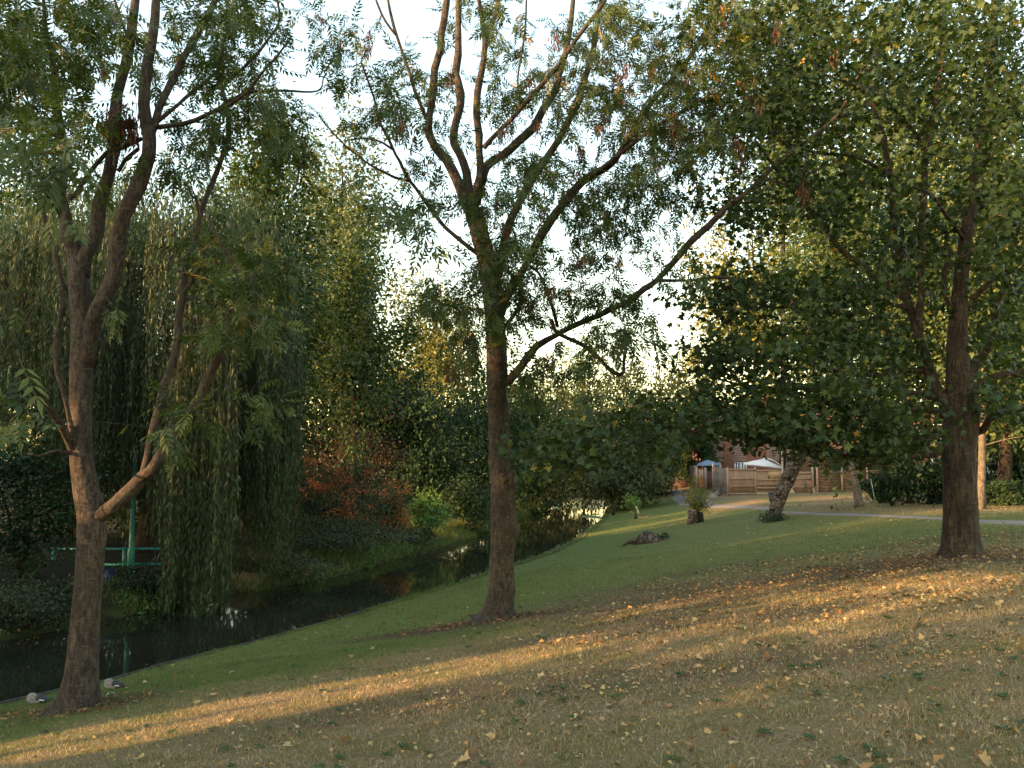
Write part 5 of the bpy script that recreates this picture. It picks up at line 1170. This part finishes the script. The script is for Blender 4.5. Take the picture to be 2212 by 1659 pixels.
for px, s_ in ((1709, 1), (1756, 1)):
    mb = MB(); a_ = fx(px); mb.add([[a_ - .25, YF - .2, zb], [a_ + .2, YF - .25, zb], [a_ + .02, YF - .02, zb + .5], [a_ - .25, YF - .17, zb], [a_ + .2, YF - .22, zb], [a_ + .02, YF + .0, zb + .5]], [[0, 1, 2], [3, 5, 4]]).add([[a_ - .25, YF - .2, zb], [a_ + .2, YF - .25, zb], [a_ + .2, YF - .22, zb], [a_ - .25, YF - .17, zb]], [[0, 1, 2, 3]]); part('leaning_board', mb, M_frail, f1)
f2 = thing('woven_fence', 'dark brown woven panel fence to the right of the light board fence', 'fence', (fx(1800), YF - .3, zb))
for px in (1762, 1815, 1870, 1925):
    mb = MB(); mb.box((fx(px), YF - .3, (zz(1013) + zb) / 2), (.10, .10, zz(1013) - zb + .2)); part('post', mb, M_frail, f2)
for a_, b_ in ((1763, 1814), (1816, 1869), (1871, 1924)):
    n = 16
    for j in range(n):
        z_ = zb + .06 + (zz(1016) - zb - .06) * (j + .5) / n; mb = MB(); mb.box(((fx(a_) + fx(b_)) / 2, YF - .27 + .012 * (j % 2), z_), (fx(b_) - fx(a_) - .1, .014, .125), 0, rx=-.12); part('slat', mb, M_fdark, f2)
    mb = MB(); mb.box(((fx(a_) + fx(b_)) / 2, YF - .31, (zz(1018) + zb) / 2), (.04, .03, zz(1018) - zb)); part('batten', mb, M_fdark, f2)
f3 = thing('trellis_fence', 'grey lattice-topped fence panel running away from the board fence corner', 'fence', (fx(1556), YF + 3, zb))
pts = [(1571, YF, 1009, 1069), (1557, YF + 3.2, 1007, 1066), (1541, YF + 6.4, 1004, 1062)]
for (px, y_, tp, bp_) in pts[1:]:
    x_ = P(px, 1040, y_)[0]; mb = MB(); mb.box((x_, y_, (P(px, tp, y_)[2] + P(px, bp_, y_)[2]) / 2), (.13, .13, P(px, tp, y_)[2] - P(px, bp_, y_)[2] + .2)); part('post', mb, M_fgrey, f3)
for (pa, pb_) in zip(pts[:-1], pts[1:]):
    A = P(pa[0], pa[3], pa[1]); B = P(pb_[0], pb_[3], pb_[1]); At = P(pa[0], pa[2] + 1, pa[1])[2]; Bt = P(pb_[0], pb_[2] + 1, pb_[1])[2]; d_ = B - A; L = math.hypot(d_[0], d_[1]); rz = math.atan2(d_[1], d_[0])
    for j in range(15):
        u = (j + .5) / 15; zc = A[2] + .08 + (At - A[2] - .1) * u; mb = MB(); mb.box(((A[0] + B[0]) / 2 + .014 * (j % 2), (A[1] + B[1]) / 2, zc), (L - .1, .014, .055), rz); part('slat', mb, M_fgrey, f3)
    for j in range(9):
        u = (j + .5) / 9; q = A + d_ * u; mb = MB(); mb.box((q[0] - .03, q[1], (q[2] + At) / 2), (.055, .014, At - q[2] - .1), rz); part('lattice_bar', mb, M_fgrey, f3)
f4 = thing('garden_gate', 'orange-brown garden gate with two small panes beside the trellis', 'gate', P(1514, 1055, 62))
YG = 62.0
def gx(px): return P(px, 1040, YG)[0]
def gz(py): return P(1514, py, YG)[2]
M_gate = plain('gate_wood', (.34, .13, .045), .7, .2, 6, stretch=(.3, .3, 1.5)); M_pane = plain('pane', (.5, .48, .42), .2, .1)
n = 15
for j in range(n):
    z_ = gz(1053) + (gz(1012) - gz(1053)) * (j + .5) / n; mb = MB()
    if gz(1032) < z_ < gz(1014):
        for a_, b_ in ((1508, 1510.3), (1514, 1515.6), (1519, 1521)): mb.box(((gx(a_) + gx(b_)) / 2, YG, z_), (gx(b_) - gx(a_), .03, (gz(1012) - gz(1053)) / n * .94))
    else: mb.box(((gx(1508) + gx(1521)) / 2, YG, z_), (gx(1521) - gx(1508), .03, (gz(1012) - gz(1053)) / n * .94))
    part('slat', mb, M_gate, f4)
for a_ in (1512.1, 1517.3): mb = MB(); mb.box((gx(a_), YG + .02, (gz(1014) + gz(1032)) / 2), (px2m(4, YG), .02, gz(1014) - gz(1032))); part('pane', mb, M_pane, f4)
for px, wd_, m_ in ((1524.5, 5, M_fgrey), (1505.5, 4, M_frail)): mb = MB(); mb.box((gx(px), YG, (gz(1010) + gz(1056)) / 2), (px2m(wd_, YG), .14, gz(1010) - gz(1056))); part('post', mb, m_, f4)
f5 = thing('brown_fence_panel', 'dark red-brown fence panel between the gate and the trellis', 'fence', (gx(1534), YG + .1, gz(1056)))
for j in range(6):
    mb = MB(); x_ = gx(1528) + (gx(1541) - gx(1528)) * (j + .5) / 6; mb.box((x_, YG + .1 + .01 * (j % 2), (gz(1018) + gz(1055)) / 2), (px2m(2.1, YG), .02, gz(1018) - gz(1055))); part('board', mb, plain('redbrown', (.12, .05, .04), .85) if j == 0 else bpy.data.materials['redbrown'], f5)
f6 = thing('grey_fence', 'weathered grey fence end left of the garden gate by the wide path', 'fence', (gx(1498), YG + 1.5, gz(1058)))
for j in range(8):
    y_ = YG + .5 + j * .55; mb = MB(); x_ = P(1504 - j * 1.6, 1040, y_)[0]; a_ = P(1500, 1006, y_)[2]; b_ = P(1500, 1056, y_)[2]; mb.box((x_, y_, (a_ + b_) / 2), (.05, .5, a_ - b_), .1); part('board', mb, M_fgrey if j < 4 else M_fdark, f6)

# ------------------------------------------------------------------ rockery bank beside the path, low wall
M_stone = plain('stone', (.22, .18, .15), .9, .3, 5)
rk = [(1531, 1082), (1538, 1077), (1545, 1072), (1552, 1067), (1559, 1062), (1525, 1087)]
ORD = ['nearest the fence corner', 'second from the fence corner', 'third from the fence corner', 'third from the path fork', 'second from the path fork', 'nearest the path fork']
for k, (px, py) in enumerate(sorted(rk, key=lambda q_: -q_[0])):
    g_ = ground(px, py); mb = MB(); s_ = .32 + .15 * rng.random()
    v = oct_v * s_ * [1.2, .9, .6] + rng.normal(size=(6, 3)) * .05; mb.add(np.concatenate([v]) + g_ + [0, 0, .05], oct_f)
    solo('edging_stone', mb, M_stone, 'rough edging stone beside the wide path, ' + ORD[k], 'stone', 'edging stones beside the wide path')
lw = thing('brick_wall', 'low brown brick garden wall beyond the end of the wide path', 'wall', P(1450, 1050, 76)); mb = MB()
a_ = P(1430, 1048, 76); b_ = P(1500, 1048, 76); mb.box((a_ + b_) / 2 - [0, 0, .1], (b_[0] - a_[0], .25, .9)); part('wall_body', mb, plain('brown_brick', (.12, .07, .05), .9, .3, 8), lw)
mb = MB(); mb.box((a_ + b_) / 2 + [0, 0, .39], (b_[0] - a_[0], .32, .08)); part('coping', mb, plain('coping_dark', (.10, .07, .06), .9, .2, 8), lw)

# ------------------------------------------------------------------ houses
m, t, b, out = new_mat('brick')
br = node(t, 'ShaderNodeTexBrick', Scale=4.0); br.inputs['Color1'].default_value = (.30, .105, .055, 1); br.inputs['Color2'].default_value = (.22, .075, .045, 1); br.inputs['Mortar'].default_value = (.28, .22, .18, 1)
br.inputs['Mortar Size'].default_value = .015
gm = t.nodes.new('ShaderNodeNewGeometry'); sx = t.nodes.new('ShaderNodeSeparateXYZ'); cx = t.nodes.new('ShaderNodeCombineXYZ'); ad = node(t, 'ShaderNodeMath', operation='ADD')
t.links.new(gm.outputs['Position'], sx.inputs[0]); t.links.new(sx.outputs[0], ad.inputs[0]); t.links.new(sx.outputs[1], ad.inputs[1]); t.links.new(ad.outputs[0], cx.inputs[0]); t.links.new(sx.outputs[2], cx.inputs[1]); t.links.new(cx.outputs[0], br.inputs['Vector'])
t.links.new(br.outputs['Color'], b.inputs['Base Color']); b.inputs['Roughness'].default_value = .9; M_brick = m
M_brick2 = m.copy(); M_brick2.name = 'brick_dark'
for n_ in M_brick2.node_tree.nodes:
    if n_.type == 'TEX_BRICK': n_.inputs['Color1'].default_value = (.105, .042, .028, 1); n_.inputs['Color2'].default_value = (.075, .032, .024, 1); n_.inputs['Mortar'].default_value = (.10, .075, .06, 1)
M_clad = plain('cladding', (.26, .17, .14), .8, .15, 5, stretch=(.2, .2, 1)); M_roof = plain('roof_tile', (.22, .10, .06), .85, .25, 6); M_frame = plain('white_frame', (.75, .74, .72), .5, .03)
m, t, b, out = new_mat('window_glass'); b.inputs['Base Color'].default_value = (.05, .06, .07, 1); b.inputs['Roughness'].default_value = .05; M_glass = m
def house(name, label, x0, x1, Y, z0, zl, ze, zr, bays, depth=8, brick=None):
    brick = brick or M_brick
    hs = thing(name, label, 'house', ((x0 + x1) / 2, Y + depth / 2, z0))
    mb = MB(); mb.box(((x0 + x1) / 2, Y + depth / 2, (z0 + ze) / 2), (x1 - x0, depth, ze - z0)); part('wall', mb, brick, hs)
    mb = MB(); ov = .35; v = [[x0 - ov, Y - ov, ze - .05], [x1 + ov, Y - ov, ze - .05], [x1 + ov, Y + depth / 2, zr], [x0 - ov, Y + depth / 2, zr], [x0 - ov, Y + depth + ov, ze - .05], [x1 + ov, Y + depth + ov, ze - .05]]
    v2 = [[a_, b_, c_ - .14] for a_, b_, c_ in v]
    mb.add(v + v2, [[0, 1, 2, 3], [3, 2, 5, 4], [7, 6, 9, 8], [8, 9, 10, 11], [0, 6, 7, 1], [4, 5, 11, 10]]); part('roof', mb, M_roof, hs)
    for q_ in (x0 + .15, x1 - .15): mb = MB(); mb.add([[q_ + e_, Y + .02, ze] for e_ in (-.13, .13)] + [[q_ + e_, Y + depth - .02, ze] for e_ in (-.13, .13)] + [[q_ + e_, Y + depth / 2, zr - .18] for e_ in (-.13, .13)], [[0, 1, 5, 4], [2, 4, 5, 3], [0, 2, 3, 1]]).add([[q_ + e_, *r_] for e_ in (-.13, .13) for r_ in ((Y + .02, ze), (Y + depth - .02, ze), (Y + depth / 2, zr - .18))], [[0, 2, 1], [3, 4, 5]]); part('gable', mb, brick, hs)
    mb = MB(); mb.box(((x0 + x1) / 2, Y - ov - .05, ze - .10), (x1 - x0 + .7, .1, .12)); part('gutter', mb, M_frame, hs)
    for (kind_, a_, b_, c_, d_) in bays:
        if kind_ == 'clad':
            n = int((d_ - c_) / .15)
            for j in range(n): mb = MB(); mb.box(((a_ + b_) / 2, Y - .05, c_ + (j + .5) * .15), (b_ - a_, .03, .16), rx=.12); part('cladding_board', mb, M_clad, hs)
        else:
            fr = MB(); cxm, czm = (a_ + b_) / 2, (c_ + d_) / 2
            for q in (a_ + .04, b_ - .04, cxm): fr.box((q, Y - .09, czm), (.08, .06, d_ - c_))
            for q in (c_ + .04, d_ - .04): fr.box((cxm, Y - .085, q), (b_ - a_ - .01, .07, .08))
            f_ = part('window', fr, M_frame, hs); mb = MB(); mb.box((cxm, Y - .07, czm), (b_ - a_ - .1, .02, d_ - c_ - .1)); part('pane', mb, M_glass, f_)
    mb = MB(); mb.box((x0 + (x1 - x0) * .6, Y + depth / 2, zr + .3), (.9, .7, 1.4)); part('chimney', mb, M_brick, hs)
    mb = MB(); mb.tube([[x0 + (x1 - x0) * .62, Y - .06, z0], [x0 + (x1 - x0) * .62, Y - .06, ze - .15]], .045, 7); part('drainpipe', mb, plain('pipe', (.25, .2, .17), .6), hs)
    return hs
YH = 70.0
def hx(px): return P(px, 1000, YH)[0]
def hz(py): return P(1600, py, YH)[2]
bays = []
for a_, b_ in ((1536, 1562), (1583, 1613), (1656, 1706), (1722, 1750)):
    bays.append(('clad', hx(a_), hx(b_), hz(997), hz(950))); bays.append(('win', hx(a_) + .15, hx(a_) + 1.3, hz(944), hz(922)))
bays += [('win', hx(1586), hx(1599), hz(1020), hz(998)), ('win', hx(1600), hx(1612), hz(1024), hz(998)), ('win', hx(1686), hx(1706), hz(1020), hz(999)), ('win', hx(1542), hx(1556), hz(1018), hz(999)), ('win', hx(1620), hx(1640), hz(944), hz(922))]
house('terraced_house', 'red brick terraced houses with brown cladding behind the board fence', hx(1540), hx(1800), YH, -2.3, 0, hz(915), hz(868), bays)
Y2 = 58.0
def h2(px): return P(px, 1000, Y2)[0]
def z2(py): return P(1900, py, Y2)[2]
house('brick_house', 'dark red brick house half hidden behind the right-hand trees', h2(1835), h2(2010), Y2, -2.0, 0, z2(930), z2(878), [('win', h2(1880), h2(1905), z2(985), z2(955)), ('win', h2(1960), h2(1985), z2(990), z2(960))], 7, M_brick2)
Y5 = 75.0
def h5(px): return P(px, 1000, Y5)[0]
def z5(py): return P(1900, py, Y5)[2]
house('pink_brick_house', 'sunlit pinkish brick house with white windows seen either side of the maple trunk', h5(1990), h5(2290), Y5, -2.2, 0, z5(915), z5(880), [('win', h5(2013), h5(2034), z5(962), z5(938)), ('win', h5(2120), h5(2135), z5(962), z5(938)), ('win', h5(2012), h5(2030), z5(1015), z5(990))], 8)

# ------------------------------------------------------------------ parasols
def cone(c, r, h, n, tilt, drop=.12):
    th = np.arange(n) * 2 * math.pi / n; V = [[0, 0, h]]; k1 = [[math.cos(a_) * r * .5, math.sin(a_) * r * .5, h * .52] for a_ in th]; k2 = [[math.cos(a_) * r, math.sin(a_) * r, 0] for a_ in th]; k3 = [[math.cos(a_) * r * .995, math.sin(a_) * r * .995, -.10] for a_ in th]
    V = np.array(V + k1 + k2 + k3); ca, sa = math.cos(tilt), math.sin(tilt); V = V @ np.array([[ca, 0, -sa], [0, 1, 0], [sa, 0, ca]]); f3_ = [[0, 1 + i, 1 + (i + 1) % n] for i in range(n)]
    f4_ = [[1 + i, 1 + n + i, 1 + n + (i + 1) % n, 1 + (i + 1) % n] for i in range(n)] + [[1 + n + i, 1 + 2 * n + i, 1 + 2 * n + (i + 1) % n, 1 + n + (i + 1) % n] for i in range(n)]
    mb_ = MB(); mb_.add(V + c, f3_); mb_.loops.append(np.array(f4_).ravel()); mb_.cnt.append(np.full(len(f4_), 4)); mb_.mi.append(np.zeros(len(f4_), np.int64)); return mb_
YU = 58.0
c = P(1648, 1005, YU); um = thing('parasol', 'large white cantilever parasol open above the board fence', 'parasol', (c[0] + 1.5, YU, -2.2))
M_white = leaf_mat('canvas_white', [(0, (.72, .71, .72)), (1, (.8, .79, .8))], .25, .8, .2, (1, 1, 1)); M_blue = leaf_mat('canvas_blue', [(0, (.20, .27, .42)), (1, (.24, .31, .46))], .2, .8, .2, (1, 1, 1.1))
part('canopy', cone(c, px2m(42, YU), px2m(14, YU), 8, .12), M_white, um)
M_met = plain('white_metal', (.6, .6, .6), .4)
mb = MB(); a_ = P(1649, 990, YU); mb.tube([a_, P(1665, 992, YU), P(1681, 1001, YU), P(1693, 1014, YU)], .035, 7); part('arm', mb, M_met, um, smooth=True)
mb = MB(); q = P(1690, 1012, YU); mb.tube([[q[0], YU, q[2]], [q[0], YU, -2.2]], .04, 8); part('mast', mb, M_met, um, smooth=True)
YB = 66.0; c = P(1529, 1003, YB); um2 = thing('parasol', 'blue-grey garden parasol beside the trellis and gate', 'parasol', (c[0], YB, -2.3))
part('canopy', cone(c, px2m(27, YB), px2m(10, YB), 8, -.03), M_blue, um2)
mb = MB(); mb.tube([[c[0], YB, -2.3], [c[0], YB, c[2] + .3]], .03, 8); part('pole', mb, M_fdark, um2)

# ------------------------------------------------------------------ street lamp, litter bin
M_post = plain('post_blue', (.025, .03, .065), .45, .2); YL2 = 46.0
b_ = P(1693, 1085, YL2); b_[2] = float(zfun(b_[0], b_[1])); t_ = P(1693, 962, YL2)
lp = thing('street_lamp', 'dark blue lamp post with a lit warm lamp among the maple leaves', 'street lamp', b_)
mb = MB(); mb.lathe((b_[0], b_[1], 0), [(.10, b_[2] - .2), (.10, b_[2] + 1.0), (.065, b_[2] + 1.05), (.055, t_[2])], 12); part('post', mb, M_post, lp)
hd = P(1719, 949, YL2); mb = MB(); mb.tube([t_, t_ + [.05, 0, .2], (t_ + hd) / 2 + [0, 0, .25], hd + [0, 0, .10]], [.045, .04, .035, .03], 8); part('arm', mb, M_post, lp, smooth=True)
mb = MB(); mb.lathe(hd, [(0, .14), (.10, .12), (.17, .05), (.18, .0), (.16, .0)], 14); part('lamp_hood', mb, M_post, lp, smooth=True)
m, t, b, out = new_mat('lamp_glow'); b.inputs['Base Color'].default_value = (1, .8, .5, 1); b.inputs['Emission Color'].default_value = (1, .78, .45, 1); b.inputs['Emission Strength'].default_value = 14
mb = MB(); mb.lathe(hd, [(.155, -.002), (.14, -.06), (.08, -.11), (0, -.12)], 14); part('bulb', mb, m, lp, smooth=True)
M_bin = plain('bin_black', (.012, .02, .017), .45, .2)
g_ = ground(1668, 1090); Yb = g_[1]; bn = thing('litter_bin', 'black litter bin with ruffled liner left of the leaning trunk', 'bin', g_)
wz = px2m(15, Yb) / 2; hb = px2m(24, Yb)
mb = MB(); mb.lathe(g_, [(0, hb * .16), (wz * .55, hb * .18), (wz * .8, hb * .45), (wz, hb * .9), (wz * .93, hb * .9), (wz * .7, hb * .5)], 14); part('basket', mb, M_bin, bn)
mb = MB(); mb.lathe(g_, [(.045, -.1), (.04, hb * .2)], 8); part('stand', mb, M_bin, bn)
mb = MB(); th = np.arange(24) * 2 * math.pi / 24; r1 = wz * (1.02 + .08 * rng.random(24)); zt = hb * (1.0 + .12 * rng.random(24))
v = np.concatenate([np.c_[np.cos(th) * wz * 1.03, np.sin(th) * wz * 1.03, np.full(24, hb * .74)], np.c_[np.cos(th) * r1, np.sin(th) * r1, zt], np.c_[np.cos(th) * wz * .8, np.sin(th) * wz * .8, np.full(24, hb * .8)]]) + g_
j = np.arange(24); k = (j + 1) % 24; mb.add(v, np.concatenate([np.stack([j, k, 24 + k, 24 + j], -1), np.stack([24 + j, 24 + k, 48 + k, 48 + j], -1)])); part('bag_liner', mb, plain('liner', (.01, .011, .012), .3), bn)

# ------------------------------------------------------------------ parked cars on the road beyond the hedge
M_tyre = plain('tyre', (.02, .02, .02), .8); M_hub = plain('hub', (.4, .4, .4), .35); M_lens = plain('lens', (.5, .06, .04), .3)
def car(label, x, y, rz, paint, roofrack=False):
    z0 = float(zfun(x, y)); g_ = np.array([x, y, z0]); r_ = thing('parked_car', label, 'car', g_, 'cars parked beyond the hedge'); r_.rotation_euler = (0, 0, rz)
    def add(name, mb_, m_, par=None, sm=False):
        o = bpy.data.objects.new(name, mb_.mesh(name, m_, smooth=sm)); C.objects.link(o); o.parent = par or r_; return o
    prof = [(-2.15, .35), (-2.18, .75), (-2.05, .95), (-1.75, 1.02), (2.0 * .45, 1.02), (1.75, .92), (2.1, .75), (2.15, .35)]
    def ext(pr, w0, w1):
        n = len(pr); v = [[a_, -w0, b_] for a_, b_ in pr] + [[a_, w0, b_] for a_, b_ in pr]; mb_ = MB(); mb_.add(v, [[i, (i + 1) % n, n + (i + 1) % n, n + i] for i in range(n)])
        for rg in (np.arange(n), np.arange(n, 2 * n)[::-1]): mb_.loops.append(rg); mb_.cnt.append(np.array([n])); mb_.mi.append(np.array([0]))
        return mb_
    add('body', ext(prof, .87, .87), paint)
    add('cabin', ext([(-1.95, 1.0), (-1.75, 1.5), (-1.5, 1.6), (.15, 1.6), (.95, 1.02)], .78, .7), paint)
    for s_ in (-1, 1):
        for a_, b_ in ((-1.6, -.85), (-.78, .05)): mb_ = MB(); mb_.box(((a_ + b_) / 2, s_ * .785, 1.27), (b_ - a_, .02, .38)); add('window', mb_, M_glass)
    mb_ = MB(); mb_.add([[.2, -.66, 1.56], [.2, .66, 1.56], [.9, .66, 1.08], [.9, -.66, 1.08]], [[0, 1, 2, 3]]); mb_.v[0] = mb_.v[0] + [.03, 0, .03]; add('windscreen', mb_, M_glass)
    for a_ in (-1.3, 1.3):
        for s_ in (-1, 1):
            mb_ = MB(); mb_.tube([[a_, s_ * .72, .32], [a_, s_ * .90, .32]], .32, 16); w_ = add('wheel', mb_, M_tyre); mb_ = MB(); mb_.tube([[a_, s_ * .89, .32], [a_, s_ * .915, .32]], .2, 12); add('rim', mb_, M_hub, w_)
    for s_ in (-1, 1):
        mb_ = MB(); mb_.box((2.1, s_ * .62, .72), (.1, .36, .16)); add('headlight', mb_, M_frame); mb_ = MB(); mb_.box((-2.16, s_ * .66, .8), (.08, .26, .2)); add('tail_light', mb_, M_lens)
        if roofrack: mb_ = MB(); mb_.tube([[-1.6, s_ * .6, 1.60], [-1.5, s_ * .6, 1.68], [.0, s_ * .6, 1.68], [.1, s_ * .6, 1.6]], .025, 6); add('roof_rail', mb_, M_hub)
    return r_
M_cwhite = plain('car_white', (.78, .78, .78), .3, .02); M_cdark = plain('car_silver', (.35, .36, .37), .3, .02)
YC = 62.0
car('white parked car glimpsed left of the maple trunk beyond the hedge', P(2025, 1000, YC)[0], YC, .1, M_cwhite)
car('silver parked car with roof rails glimpsed right of the maple trunk', P(2150, 1000, YC)[0], YC, .05, M_cdark, True)
